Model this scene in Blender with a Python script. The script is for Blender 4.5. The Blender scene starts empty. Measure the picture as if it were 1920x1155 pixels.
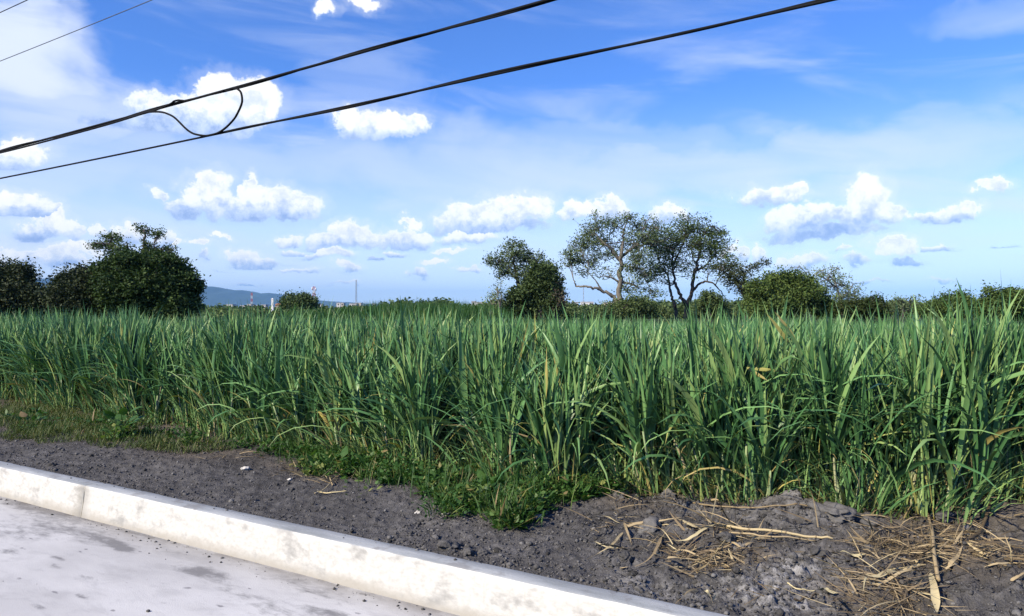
import bpy, math, random
import numpy as np
from mathutils import Vector

rng = np.random.default_rng(11)
random.seed(11)
scene = bpy.context.scene
COL = scene.collection
R = math.radians

# ------------------------------------------------------------------ frame
EYE = 1.70            # eye height above the road
F = 1400.0            # focal length in photo pixels (1920 wide)
HY = 578.0            # horizon row
DX, DY = -0.855, 0.518      # along the road (towards far left)
NX, NY = 0.518, 0.855       # across the road, towards the field


def at(px, py, Y):
    """point seen at photo pixel (px,py) at depth Y"""
    return np.array([(px - 960.0) * Y / F, Y, EYE + (HY - py) * Y / F])


def ground_at(px, py, z=0.26):
    Y = (EYE - z) * F / (py - HY)
    return np.array([(px - 960.0) * Y / F, Y, z])


def su(x, y):
    return DX * x + DY * y, NX * x + NY * y


def xy(s, u):
    return DX * s + NX * u, DY * s + NY * u


# ------------------------------------------------------------------ noise
def _h(ix, iy, seed):
    n = (ix.astype(np.int64) * 374761393 + iy.astype(np.int64) * 668265263 + seed * 1442695041) & 0xFFFFFFFF
    n = ((n ^ (n >> 13)) * 1274126177) & 0xFFFFFFFF
    n = n ^ (n >> 16)
    return (n & 0xFFFF) / 65535.0


def vnoise(x, y, seed=0):
    ix = np.floor(x); iy = np.floor(y)
    fx = x - ix; fy = y - iy
    fx = fx * fx * (3 - 2 * fx); fy = fy * fy * (3 - 2 * fy)
    a = _h(ix, iy, seed); b = _h(ix + 1, iy, seed)
    c = _h(ix, iy + 1, seed); d = _h(ix + 1, iy + 1, seed)
    return (a * (1 - fx) + b * fx) * (1 - fy) + (c * (1 - fx) + d * fx) * fy


def fbm(x, y, oct=4, seed=0, gain=0.5):
    v = np.zeros_like(x, dtype=float); a = 1.0; t = 0.0
    for o in range(oct):
        v += a * vnoise(x * 2 ** o + 17.3 * o, y * 2 ** o - 9.1 * o, seed + o); t += a; a *= gain
    return v / t


def sstep(a, b, x):
    t = np.clip((x - a) / (b - a), 0, 1)
    return t * t * (3 - 2 * t)


# ------------------------------------------------------------------ mesh helpers
def tagit(o, label=None, cat=None, group=None, kind=None):
    if label: o['label'] = label
    if cat: o['category'] = cat
    if group: o['group'] = group
    if kind: o['kind'] = kind
    return o


def empty(name, loc=(0, 0, 0), label=None, cat=None, group=None):
    o = bpy.data.objects.new(name, None)
    o.empty_display_size = 0.2
    o.location = loc
    COL.objects.link(o)
    return tagit(o, label, cat, group)


def make_mesh(name, V, Q=None, T=None, attrs=None, smooth=True, mats=(), midx=None):
    me = bpy.data.meshes.new(name)
    V = np.asarray(V, dtype=np.float32).reshape(-1, 3)
    Q = np.zeros((0, 4), np.int32) if Q is None else np.asarray(Q, np.int32).reshape(-1, 4)
    T = np.zeros((0, 3), np.int32) if T is None else np.asarray(T, np.int32).reshape(-1, 3)
    me.vertices.add(len(V)); me.vertices.foreach_set('co', V.ravel())
    loops = np.concatenate([Q.ravel(), T.ravel()]).astype(np.int32)
    me.loops.add(len(loops)); me.loops.foreach_set('vertex_index', loops)
    npoly = len(Q) + len(T)
    me.polygons.add(npoly)
    start = np.concatenate([np.arange(len(Q)) * 4, len(Q) * 4 + np.arange(len(T)) * 3]).astype(np.int32)
    me.polygons.foreach_set('loop_start', start)
    if midx is not None:
        me.polygons.foreach_set('material_index', np.asarray(midx, np.int32))
    me.polygons.foreach_set('use_smooth', np.full(npoly, smooth))
    for k, a in (attrs or {}).items():
        at_ = me.attributes.new(k, 'FLOAT', 'POINT')
        at_.data.foreach_set('value', np.asarray(a, np.float32))
    me.update(calc_edges=True)
    me.validate()
    for m in mats:
        me.materials.append(m)
    return me


def put(name, me, parent=None, loc=None):
    o = bpy.data.objects.new(name, me)
    COL.objects.link(o)
    if parent is not None: o.parent = parent
    if loc is not None: o.location = loc
    return o


class Acc:
    """collects quads / tris / a tone attribute for one mesh"""
    def __init__(self): self.V = []; self.Q = []; self.T = []; self.A = []; self.n = 0
    def add(self, V, Q=None, T=None, tone=0.5):
        V = np.asarray(V, float).reshape(-1, 3)
        self.V.append(V)
        if Q is not None and len(Q): self.Q.append(np.asarray(Q, np.int64).reshape(-1, 4) + self.n)
        if T is not None and len(T): self.T.append(np.asarray(T, np.int64).reshape(-1, 3) + self.n)
        self.A.append(np.broadcast_to(np.asarray(tone, float), (len(V),)).copy())
        self.n += len(V)
    def mesh(self, name, mat, smooth=True):
        return make_mesh(name, np.concatenate(self.V), np.concatenate(self.Q) if self.Q else None,
                         np.concatenate(self.T) if self.T else None, {'tone': np.concatenate(self.A)}, smooth, [mat])


def oval(t): return np.sin(np.pi * np.clip(t, 0, 1) ** 0.75) * 0.98 + 0.02
def cane_prof(t): return (0.5 + 0.5 * np.minimum(t / 0.3, 1)) * np.clip(1 - t ** 2.4, 0.02, 1)
def straw_prof(t): return np.clip(1.05 - t ** 3, 0.08, 1)


def blades(acc, base, az, th0, droop, L, W, tone, nseg=6, tw0=None, tw1=None, fold=0.22, prof=cane_prof, power=1.7, fat=True):
    """curved leaf blades; angles in radians, th measured from vertical"""
    base = np.asarray(base, float).reshape(-1, 3); n = len(base)
    az, th0, droop, L, W, tone = [np.broadcast_to(np.asarray(a, float), (n,)) for a in (az, th0, droop, L, W, tone)]
    tw0 = np.zeros(n) if tw0 is None else np.broadcast_to(np.asarray(tw0, float), (n,))
    tw1 = np.zeros(n) if tw1 is None else np.broadcast_to(np.asarray(tw1, float), (n,))
    t = np.linspace(0, 1, nseg + 1)
    th = th0[:, None] + droop[:, None] * (t ** power)[None]
    ca, sa = np.cos(az)[:, None], np.sin(az)[:, None]
    Tn = np.stack([np.sin(th) * ca, np.sin(th) * sa, np.cos(th)], -1)
    mid = 0.5 * (Tn[:, 1:] + Tn[:, :-1])
    P = np.concatenate([np.zeros((n, 1, 3)), np.cumsum(mid, 1)], 1) * (L / nseg)[:, None, None] + base[:, None, :]
    S0 = np.stack([-sa + 0 * th, ca + 0 * th, 0 * th], -1)
    N0 = np.cross(Tn, S0)
    ph = (tw0[:, None] + tw1[:, None] * t[None])[..., None]
    S = S0 * np.cos(ph) + N0 * np.sin(ph)
    Nn = np.cross(Tn, S)
    w = (W[:, None] * prof(t)[None])[..., None] * 0.5
    if fat:
        rows = np.stack([P - S * w - Nn * w * fold, P, P + S * w - Nn * w * fold], 2); k = 3
    else:
        rows = np.stack([P - S * w, P + S * w], 2); k = 2
    V = rows.reshape(-1, 3)
    i = np.arange(n)[:, None, None] * (nseg + 1) * k
    j = np.arange(nseg)[None, :, None] * k
    c = np.arange(k - 1)[None, None, :]
    a = (i + j + c).ravel()
    Q = np.stack([a, a + 1, a + k + 1, a + k], 1)
    acc.add(V, Q, tone=np.repeat(tone, (nseg + 1) * k))


def tube(acc, pts, rad, sides=6, tone=0.5, cap=True):
    pts = np.asarray(pts, float); m = len(pts)
    rad = np.broadcast_to(np.asarray(rad, float), (m,))
    tan = np.gradient(pts, axis=0)
    tan /= np.linalg.norm(tan, axis=1, keepdims=True) + 1e-9
    ref = np.array([0.13, 0.21, 0.97]) if abs(tan[:, 2]).mean() < 0.8 else np.array([0.97, 0.2, 0.1])
    a = np.cross(tan, ref); a /= np.linalg.norm(a, axis=1, keepdims=True) + 1e-9
    b = np.cross(tan, a)
    q = np.arange(sides) * 2 * np.pi / sides
    V = pts[:, None] + rad[:, None, None] * (np.cos(q)[None, :, None] * a[:, None] + np.sin(q)[None, :, None] * b[:, None])
    i = np.arange(m - 1)[:, None] * sides; j = np.arange(sides)[None]
    j2 = (j + 1) % sides
    Q = np.stack([i + j, i + j2, i + sides + j2, i + sides + j], -1).reshape(-1, 4)
    T = []
    V = V.reshape(-1, 3)
    if cap:
        V = np.concatenate([V, pts[:1], pts[-1:]])
        for k in range(sides):
            T.append([m * sides, (k + 1) % sides, k])
            T.append([m * sides + 1, (m - 1) * sides + k, (m - 1) * sides + (k + 1) % sides])
    acc.add(V, Q, T, tone)


def smooth_path(pts, n):
    pts = np.asarray(pts, float)
    if len(pts) == 2:
        t = np.linspace(0, 1, n)[:, None]; return pts[0] * (1 - t) + pts[1] * t
    P = np.concatenate([2 * pts[:1] - pts[1:2], pts, 2 * pts[-1:] - pts[-2:-1]])
    out = []
    x = np.linspace(0, len(pts) - 1 - 1e-6, n)
    for v in x:
        k = int(v); t = v - k
        p0, p1, p2, p3 = P[k:k + 4]
        out.append(0.5 * (2 * p1 + (p2 - p0) * t + (2 * p0 - 5 * p1 + 4 * p2 - p3) * t * t + (3 * p1 - p0 - 3 * p2 + p3) * t ** 3))
    return np.array(out)


def box(acc, x0, x1, y0, y1, z0, z1, tone=0.5):
    V = [(x, y, z) for x in (x0, x1) for y in (y0, y1) for z in (z0, z1)]
    Q = [(0, 1, 3, 2), (4, 6, 7, 5), (0, 4, 5, 1), (2, 3, 7, 6), (0, 2, 6, 4), (1, 5, 7, 3)]
    acc.add(V, Q, tone=tone)


# ------------------------------------------------------------------ materials
class NT:
    def __init__(self, tree): self.t = tree; self.n = tree.nodes; self.l = tree.links
    def node(self, typ, **kw):
        nd = self.n.new(typ)
        for k, v in kw.items(): setattr(nd, k, v)
        return nd
    def put(self, sock, v):
        if isinstance(v, bpy.types.NodeSocket): self.l.new(v, sock)
        elif v is not None: sock.default_value = v
    def math(self, op, a, b=None, c=None, clamp=False):
        nd = self.node('ShaderNodeMath', operation=op, use_clamp=clamp)
        for i, v in enumerate((a, b, c)): self.put(nd.inputs[i], v)
        return nd.outputs[0]
    def vec(self, op, a, b=None, c=None):
        nd = self.node('ShaderNodeVectorMath', operation=op)
        for i, v in enumerate((a, b, c)):
            if v is not None: self.put(nd.inputs[i], v)
        return nd
    def noise(self, vec, scale, detail=4, rough=0.5, dist=0.0):
        nd = self.node('ShaderNodeTexNoise')
        self.put(nd.inputs['Vector'], vec)
        nd.inputs['Scale'].default_value = scale; nd.inputs['Detail'].default_value = detail
        nd.inputs['Roughness'].default_value = rough; nd.inputs['Distortion'].default_value = dist
        return nd
    def ramp(self, fac, stops):
        nd = self.node('ShaderNodeValToRGB')
        cr = nd.color_ramp
        while len(cr.elements) < len(stops): cr.elements.new(0.5)
        for e, (p, c) in zip(cr.elements, stops):
            e.position = p; e.color = (c[0], c[1], c[2], 1) if not np.isscalar(c) else (c, c, c, 1)
        self.put(nd.inputs[0], fac)
        return nd.outputs[0]
    def mix(self, fac, a, b, blend='MIX'):
        nd = self.node('ShaderNodeMix', data_type='RGBA', blend_type=blend)
        self.put(nd.inputs[0], fac)
        for i, v in ((6, a), (7, b)):
            if isinstance(v, tuple): v = (v[0], v[1], v[2], 1)
            self.put(nd.inputs[i], v)
        return nd.outputs[2]
    def smooth(self, v, a, b, lo=0.0, hi=1.0):
        nd = self.node('ShaderNodeMapRange', interpolation_type='SMOOTHSTEP')
        self.put(nd.inputs[0], v)
        for i, x in enumerate((a, b, lo, hi)): nd.inputs[i + 1].default_value = x
        return nd.outputs[0]


def new_mat(name):
    m = bpy.data.materials.new(name); m.use_nodes = True
    t = NT(m.node_tree)
    b = t.n['Principled BSDF']
    return m, t, b


def leaf_mat(name, stops, trans=0.3, rough=0.5, spec=0.35, transcol=1.4):
    m, t, b = new_mat(name)
    a = t.node('ShaderNodeAttribute', attribute_name='tone')
    oi = t.node('ShaderNodeObjectInfo')
    jit = t.math('MULTIPLY_ADD', oi.outputs['Random'], 0.12, -0.06)
    f = t.math('ADD', a.outputs['Fac'], jit)
    g = t.node('ShaderNodeNewGeometry')
    ns = t.noise(g.outputs['Position'], 9.0, 2)
    f = t.math('ADD', f, t.math('MULTIPLY_ADD', ns.outputs[0], 0.16, -0.08))
    c = t.ramp(f, stops)
    t.put(b.inputs['Base Color'], c)
    b.inputs['Roughness'].default_value = rough
    b.inputs['Specular IOR Level'].default_value = spec
    out = t.n['Material Output']
    tr = t.node('ShaderNodeBsdfTranslucent')
    c2 = t.vec('MULTIPLY', c, (transcol * 1.0, transcol * 1.15, transcol * 0.5)).outputs[0]
    t.put(tr.inputs[0], c2)
    mx = t.node('ShaderNodeMixShader'); mx.inputs[0].default_value = trans
    t.l.new(b.outputs[0], mx.inputs[1]); t.l.new(tr.outputs[0], mx.inputs[2])
    t.l.new(mx.outputs[0], out.inputs[0])
    return m


def bark_mat(name, c0, c1, scale=3.0):
    m, t, b = new_mat(name)
    g = t.node('ShaderNodeNewGeometry')
    v = t.vec('MULTIPLY', g.outputs['Position'], (1, 1, 0.3)).outputs[0]
    ns = t.noise(v, scale, 6, 0.65)
    t.put(b.inputs['Base Color'], t.ramp(ns.outputs[0], [(0.3, c0), (0.7, c1)]))
    b.inputs['Roughness'].default_value = 0.9
    bp = t.node('ShaderNodeBump'); bp.inputs['Strength'].default_value = 0.6; bp.inputs['Distance'].default_value = 0.03
    t.put(bp.inputs['Height'], ns.outputs[0]); t.l.new(bp.outputs[0], b.inputs['Normal'])
    return m


def tone_mat(name, stops, rough=0.8, noise_scale=25.0, amt=0.3, bump=0.0, spec=0.3):
    m, t, b = new_mat(name)
    a = t.node('ShaderNodeAttribute', attribute_name='tone')
    g = t.node('ShaderNodeNewGeometry')
    ns = t.noise(g.outputs['Position'], noise_scale, 4, 0.6)
    f = t.math('ADD', a.outputs['Fac'], t.math('MULTIPLY_ADD', ns.outputs[0], amt, -amt / 2))
    t.put(b.inputs['Base Color'], t.ramp(f, stops))
    b.inputs['Roughness'].default_value = rough
    b.inputs['Specular IOR Level'].default_value = spec
    if bump:
        bp = t.node('ShaderNodeBump'); bp.inputs['Strength'].default_value = bump; bp.inputs['Distance'].default_value = 0.01
        t.put(bp.inputs['Height'], ns.outputs[0]); t.l.new(bp.outputs[0], b.inputs['Normal'])
    return m


M = {}
M['cane'] = leaf_mat('cane_leaf', [(0.0, (0.024, 0.075, 0.026)), (0.30, (0.090, 0.225, 0.080)), (0.52, (0.165, 0.335, 0.115)),
                                   (0.74, (0.31, 0.44, 0.15)), (0.88, (0.52, 0.46, 0.13)), (1.0, (0.42, 0.33, 0.17))], 0.08, 0.40, 0.35)
M['cane_stalk'] = leaf_mat('cane_stalk', [(0.0, (0.14, 0.24, 0.10)), (0.4, (0.28, 0.40, 0.18)), (0.7, (0.44, 0.50, 0.28)), (1.0, (0.46, 0.38, 0.22))], 0.1, 0.5, 0.3)
M['weed'] = leaf_mat('weed_leaf', [(0.0, (0.020, 0.060, 0.015)), (0.4, (0.042, 0.115, 0.024)), (0.7, (0.09, 0.18, 0.04)), (0.9, (0.26, 0.28, 0.08)), (1.0, (0.30, 0.22, 0.11))], 0.25, 0.5)
M['turf'] = leaf_mat('turf_blade', [(0.0, (0.04, 0.070, 0.016)), (0.4, (0.072, 0.115, 0.026)), (0.7, (0.15, 0.18, 0.055)), (1.0, (0.30, 0.22, 0.11))], 0.2, 0.6)
M['straw'] = tone_mat('dry_straw', [(0.0, (0.075, 0.056, 0.036)), (0.35, (0.21, 0.158, 0.090)), (0.65, (0.45, 0.355, 0.20)), (1.0, (0.66, 0.57, 0.31))], 0.7, 30, 0.3)
M['clod'] = tone_mat('soil_clod', [(0.0, (0.046, 0.045, 0.043)), (0.5, (0.120, 0.117, 0.113)), (1.0, (0.27, 0.265, 0.255))], 0.95, 70, 0.5, 1.0, 0.1)
M['pebble'] = tone_mat('pale_pebble', [(0.0, (0.35, 0.32, 0.28)), (0.5, (0.6, 0.57, 0.5)), (1.0, (0.8, 0.78, 0.72))], 0.8, 40, 0.4, 0.4)
M['leaf_dark'] = leaf_mat('dark_crown_leaf', [(0.0, (0.016, 0.027, 0.008)), (0.5, (0.038, 0.059, 0.016)), (1.0, (0.095, 0.115, 0.034))], 0.12, 0.6, 0.15)
M['leaf_brown'] = leaf_mat('brownish_crown_leaf', [(0.0, (0.018, 0.028, 0.014)), (0.5, (0.044, 0.062, 0.029)), (1.0, (0.10, 0.12, 0.055))], 0.1, 0.6, 0.15)
M['leaf_ivy'] = leaf_mat('ivy_crown_leaf', [(0.0, (0.016, 0.034, 0.011)), (0.5, (0.044, 0.080, 0.024)), (1.0, (0.130, 0.195, 0.060))], 0.15, 0.6, 0.15)
M['leaf_green'] = leaf_mat('green_crown_leaf', [(0.0, (0.022, 0.046, 0.012)), (0.5, (0.062, 0.108, 0.026)), (1.0, (0.145, 0.205, 0.055))], 0.15, 0.6, 0.15)
M['leaf_grey'] = leaf_mat('grey_green_crown_leaf', [(0.0, (0.042, 0.068, 0.034)), (0.5, (0.118, 0.170, 0.080)), (1.0, (0.26, 0.33, 0.165))], 0.18, 0.6, 0.15)
M['leaf_olive'] = leaf_mat('olive_crown_leaf', [(0.0, (0.034, 0.058, 0.022)), (0.5, (0.092, 0.140, 0.050)), (1.0, (0.20, 0.26, 0.10))], 0.18, 0.6, 0.15)
M['leaf_dry'] = leaf_mat('dead_vine_leaf', [(0.0, (0.07, 0.06, 0.04)), (0.5, (0.15, 0.13, 0.09)), (1.0, (0.24, 0.21, 0.15))], 0.1, 0.7, 0.1)
M['bark_pale'] = bark_mat('pale_bark', (0.10, 0.092, 0.075), (0.26, 0.24, 0.20))
M['bark_dark'] = bark_mat('dark_bark', (0.035, 0.030, 0.026), (0.10, 0.088, 0.075))


def soil_material():
    m, t, b = new_mat('dark_soil')
    g = t.node('ShaderNodeNewGeometry'); P = g.outputs['Position']
    n1 = t.noise(P, 1.3, 5, 0.6); n2 = t.noise(P, 14, 5, 0.65); n3 = t.noise(P, 90, 3, 0.6)
    f = t.math('ADD', t.math('MULTIPLY', n1.outputs[0], 0.35), t.math('ADD', t.math('MULTIPLY', n2.outputs[0], 0.4), t.math('MULTIPLY', n3.outputs[0], 0.25)))
    c = t.ramp(f, [(0.32, (0.032, 0.0315, 0.031)), (0.5, (0.088, 0.086, 0.085)), (0.68, (0.195, 0.190, 0.186))])
    ash = t.node('ShaderNodeAttribute', attribute_name='ash')
    fa = t.math('MULTIPLY', ash.outputs['Fac'], t.smooth(n2.outputs[0], 0.34, 0.72), clamp=True)
    c = t.mix(fa, c, (0.46, 0.455, 0.445))
    br = t.node('ShaderNodeAttribute', attribute_name='brown')
    fb = t.math('MULTIPLY', br.outputs['Fac'], t.smooth(n2.outputs[0], 0.3, 0.65, 0.4, 1.0), clamp=True)
    c = t.mix(fb, c, (0.15, 0.122, 0.088))
    t.put(b.inputs['Base Color'], c)
    b.inputs['Roughness'].default_value = 0.95; b.inputs['Specular IOR Level'].default_value = 0.12
    bp = t.node('ShaderNodeBump'); bp.inputs['Strength'].default_value = 1.0; bp.inputs['Distance'].default_value = 0.022
    t.put(bp.inputs['Height'], t.math('ADD', n2.outputs[0], t.math('MULTIPLY', n3.outputs[0], 0.5)))
    t.l.new(bp.outputs[0], b.inputs['Normal'])
    return m


def land_material():
    m, t, b = new_mat('farmland')
    g = t.node('ShaderNodeNewGeometry'); P = g.outputs['Position']
    n1 = t.noise(P, 0.015, 5, 0.6); n2 = t.noise(P, 0.6, 5, 0.6)
    f = t.math('ADD', t.math('MULTIPLY', n1.outputs[0], 0.6), t.math('MULTIPLY', n2.outputs[0], 0.4))
    t.put(b.inputs['Base Color'], t.ramp(f, [(0.35, (0.030, 0.045, 0.016)), (0.5, (0.05, 0.075, 0.026)), (0.65, (0.09, 0.095, 0.045))]))
    b.inputs['Roughness'].default_value = 1.0; b.inputs['Specular IOR Level'].default_value = 0.05
    return m


def road_material():
    m, t, b = new_mat('concrete_road')
    g = t.node('ShaderNodeNewGeometry'); P = g.outputs['Position']
    # stretch along the road
    s = t.vec('DOT_PRODUCT', P, (DX, DY, 0)).outputs['Value']; u = t.vec('DOT_PRODUCT', P, (NX, NY, 0)).outputs['Value']
    cx = t.node('ShaderNodeCombineXYZ'); t.put(cx.inputs[0], t.math('MULTIPLY', s, 0.45)); t.put(cx.inputs[1], u)
    Q = cx.outputs[0]
    n1 = t.noise(Q, 1.1, 6, 0.62); n2 = t.noise(Q, 7, 6, 0.65, 0.4); n3 = t.noise(P, 120, 3, 0.6)
    c = t.ramp(n1.outputs[0], [(0.30, (0.46, 0.455, 0.44)), (0.52, (0.60, 0.595, 0.575)), (0.70, (0.68, 0.675, 0.65))])
    c = t.mix(t.math('MULTIPLY', t.math('MULTIPLY', t.smooth(n2.outputs[0], 0.48, 0.66), t.smooth(t.noise(Q, 0.55, 3, 0.5).outputs[0], 0.40, 0.62, 0.25, 1.0)), 0.8), c, (0.25, 0.25, 0.25))
    # mud flecks with their own shape
    vo = t.node('ShaderNodeTexVoronoi'); t.put(vo.inputs['Vector'], t.vec('ADD', Q, t.vec('SCALE', n2.outputs['Color'], None).outputs[0]).outputs[0])
    vo.inputs['Scale'].default_value = 11.0; vo.inputs['Randomness'].default_value = 1.0
    sc = [x for x in t.n if x.bl_idname == 'ShaderNodeVectorMath' and x.operation == 'SCALE'][-1]; sc.inputs[3].default_value = 0.10
    spot = t.math('SUBTRACT', 1.0, t.smooth(vo.outputs['Distance'], 0.07, 0.16))
    pick = t.smooth(t.node('ShaderNodeSeparateColor').outputs[0], 0.5, 0.6)
    sepc = [x for x in t.n if x.bl_idname == 'ShaderNodeSeparateColor'][-1]; t.put(sepc.inputs[0], vo.outputs['Color'])
    spot = t.math('MULTIPLY', spot, t.smooth(sepc.outputs[0], 0.38, 0.6))
    c = t.mix(t.math('MULTIPLY', spot, 0.75), c, (0.20, 0.195, 0.20))
    sa = t.node('ShaderNodeAttribute', attribute_name='stain')
    n6 = t.noise(Q, 16, 5, 0.7, 0.3)
    fs = t.smooth(t.math('ADD', t.math('MULTIPLY', sa.outputs['Fac'], 0.62), n6.outputs[0]), 0.70, 1.12)
    c = t.mix(t.math('MULTIPLY', fs, 0.85), c, (0.19, 0.187, 0.185))
    line = t.math('MULTIPLY', t.smooth(u, 3.30, 3.375), t.smooth(t.noise(Q, 9, 5, 0.7).outputs[0], 0.42, 0.58))
    c = t.mix(t.math('MULTIPLY', line, 0.6), c, (0.17, 0.155, 0.135))
    # dirt line gathered along the kerb foot
    gut = t.math('MULTIPLY', t.smooth(u, 3.14, 3.36), t.smooth(t.noise(Q, 3.2, 5, 0.65).outputs[0], 0.36, 0.62))
    c = t.mix(t.math('MULTIPLY', gut, 0.62), c, (0.30, 0.285, 0.265))
    t.put(b.inputs['Base Color'], c)
    b.inputs['Roughness'].default_value = 0.85; b.inputs['Specular IOR Level'].default_value = 0.25
    bp = t.node('ShaderNodeBump'); bp.inputs['Strength'].default_value = 0.35; bp.inputs['Distance'].default_value = 0.006
    t.put(bp.inputs['Height'], t.math('ADD', n3.outputs[0], t.math('MULTIPLY', n2.outputs[0], 1.5)))
    t.l.new(bp.outputs[0], b.inputs['Normal'])
    return m


def kerb_paint_material():
    m, t, b = new_mat('kerb_white_paint')
    g = t.node('ShaderNodeNewGeometry'); P = g.outputs['Position']
    s = t.vec('DOT_PRODUCT', P, (DX, DY, 0)).outputs['Value']
    sp = t.node('ShaderNodeSeparateXYZ'); t.put(sp.inputs[0], P); z = sp.outputs[2]
    cx = t.node('ShaderNodeCombineXYZ'); t.put(cx.inputs[0], s); t.put(cx.inputs[1], t.math('MULTIPLY', z, 1.6))
    n1 = t.noise(cx.outputs[0], 3.3, 6, 0.62); n2 = t.noise(cx.outputs[0], 22, 4, 0.6)
    c = t.ramp(n2.outputs[0], [(0.3, (0.54, 0.535, 0.495)), (0.6, (0.69, 0.685, 0.645))])
    c = t.mix(t.math('MULTIPLY', t.smooth(n1.outputs[0], 0.50, 0.68), 0.75), c, (0.30, 0.298, 0.285))
    low = t.math('SUBTRACT', 1.0, t.smooth(t.math('ADD', z, t.math('MULTIPLY_ADD', n1.outputs[0], 0.16, -0.08)), 0.0, 0.085))
    c = t.mix(t.math('MULTIPLY', low, 0.8), c, (0.42, 0.39, 0.33))
    v2 = t.node('ShaderNodeCombineXYZ'); t.put(v2.inputs[0], s); t.put(v2.inputs[1], t.math('MULTIPLY', z, 0.15))
    streak = t.smooth(t.noise(v2.outputs[0], 16, 3, 0.6).outputs[0], 0.62, 0.74)
    c = t.mix(t.math('MULTIPLY', streak, 0.45), c, (0.52, 0.50, 0.44))
    g0 = ground_at(182, 935, 0.12); sj = su(g0[0], g0[1])[0]
    near = t.smooth(t.math('ABSOLUTE', t.math('ADD', t.math('SUBTRACT', s, sj + 0.02), t.math('MULTIPLY_ADD', n2.outputs[0], 0.10, -0.05))), 0.16, 0.01)
    c = t.mix(t.math('MULTIPLY', near, 0.6), c, (0.30, 0.285, 0.25))
    t.put(b.inputs['Base Color'], c)
    b.inputs['Roughness'].default_value = 0.75
    bp = t.node('ShaderNodeBump'); bp.inputs['Strength'].default_value = 0.3; bp.inputs['Distance'].default_value = 0.006
    t.put(bp.inputs['Height'], n1.outputs[0]); t.l.new(bp.outputs[0], b.inputs['Normal'])
    return m


def kerb_top_material():
    m, t, b = new_mat('kerb_concrete')
    g = t.node('ShaderNodeNewGeometry'); P = g.outputs['Position']
    s = t.vec('DOT_PRODUCT', P, (DX, DY, 0)).outputs['Value']; u = t.vec('DOT_PRODUCT', P, (NX, NY, 0)).outputs['Value']
    cx = t.node('ShaderNodeCombineXYZ'); t.put(cx.inputs[0], t.math('MULTIPLY', s, 0.35)); t.put(cx.inputs[1], t.math('MULTIPLY', u, 2.0))
    n1 = t.noise(cx.outputs[0], 4, 6, 0.65); n2 = t.noise(P, 70, 4, 0.6); n4 = t.noise(P, 5.0, 4, 0.6)
    c = t.ramp(n1.outputs[0], [(0.32, (0.23, 0.25, 0.255)), (0.5, (0.33, 0.352, 0.36)), (0.68, (0.44, 0.46, 0.46))])
    c = t.mix(t.math('MULTIPLY', t.smooth(n4.outputs[0], 0.56, 0.68), 0.6), c, (0.20, 0.195, 0.19))
    c = t.mix(t.math('MULTIPLY', t.smooth(n2.outputs[0], 0.55, 0.72), 0.4), c, (0.22, 0.22, 0.22))
    t.put(b.inputs['Base Color'], c)
    b.inputs['Roughness'].default_value = 0.85
    bp = t.node('ShaderNodeBump'); bp.inputs['Strength'].default_value = 0.4; bp.inputs['Distance'].default_value = 0.005
    t.put(bp.inputs['Height'], t.math('ADD', n2.outputs[0], n1.outputs[0])); t.l.new(bp.outputs[0], b.inputs['Normal'])
    return m


def plain_mat(name, col, rough=0.6, var=0.25, scale=8.0, metal=0.0):
    m, t, b = new_mat(name)
    g = t.node('ShaderNodeNewGeometry')
    ns = t.noise(g.outputs['Position'], scale, 4, 0.6)
    lo = tuple(c * (1 - var) for c in col); hi = tuple(min(1, c * (1 + var)) for c in col)
    t.put(b.inputs['Base Color'], t.ramp(ns.outputs[0], [(0.3, lo), (0.7, hi)]))
    b.inputs['Roughness'].default_value = rough; b.inputs['Metallic'].default_value = metal
    return m


M['soil'] = soil_material(); M['land'] = land_material(); M['road'] = road_material()
M['kerb_face'] = kerb_paint_material(); M['kerb_top'] = kerb_top_material()
M['cable'] = plain_mat('black_cable_sheath', (0.009, 0.010, 0.012), 0.8)
M['cable'].node_tree.nodes['Principled BSDF'].inputs['Specular IOR Level'].default_value = 0.15
M['wire'] = plain_mat('grey_wire', (0.10, 0.11, 0.13), 0.5)

# ------------------------------------------------------------------ land
def land_z(x, y):
    return 0.25 - 0.70 * sstep(9.0, 46.0, np.asarray(y, float))


def build_ground():
    ang = np.linspace(0, 2 * np.pi, 145)[:-1]
    rad = np.concatenate([[0.5, 2, 4, 6, 8, 10], np.geomspace(12, 30000, 56)])
    A, Rr = np.meshgrid(ang, rad)
    X = Rr * np.cos(A); Y = Rr * np.sin(A)
    s, u = su(X, Y)
    z = land_z(X, Y) + (fbm(X * 0.02, Y * 0.02, 4, 3) - 0.5) * np.clip(Rr / 400, 0, 1) * 1.5
    z = np.where(u < 9.5, -0.08, np.where(u < 12.5, -0.08 + (z + 0.08) * np.clip((u - 9.5) / 3, 0, 1), z))
    V = np.stack([X, Y, z], -1).reshape(-1, 3)
    n = len(ang); i = np.arange(len(rad) - 1)[:, None] * n; j = np.arange(n)[None]; j2 = (j + 1) % n
    Q = np.stack([i + j, i + n + j, i + n + j2, i + j2], -1).reshape(-1, 4)
    V = np.concatenate([V, [[0, 0, -0.08]]])
    T = np.array([[len(V) - 1, k, (k + 1) % n] for k in range(n)])
    o = put('ground', make_mesh('ground', V, Q, T, None, True, [M['land']]))
    tagit(o, 'flat farmland reaching to the horizon', 'ground', kind='structure')


build_ground()

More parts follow.
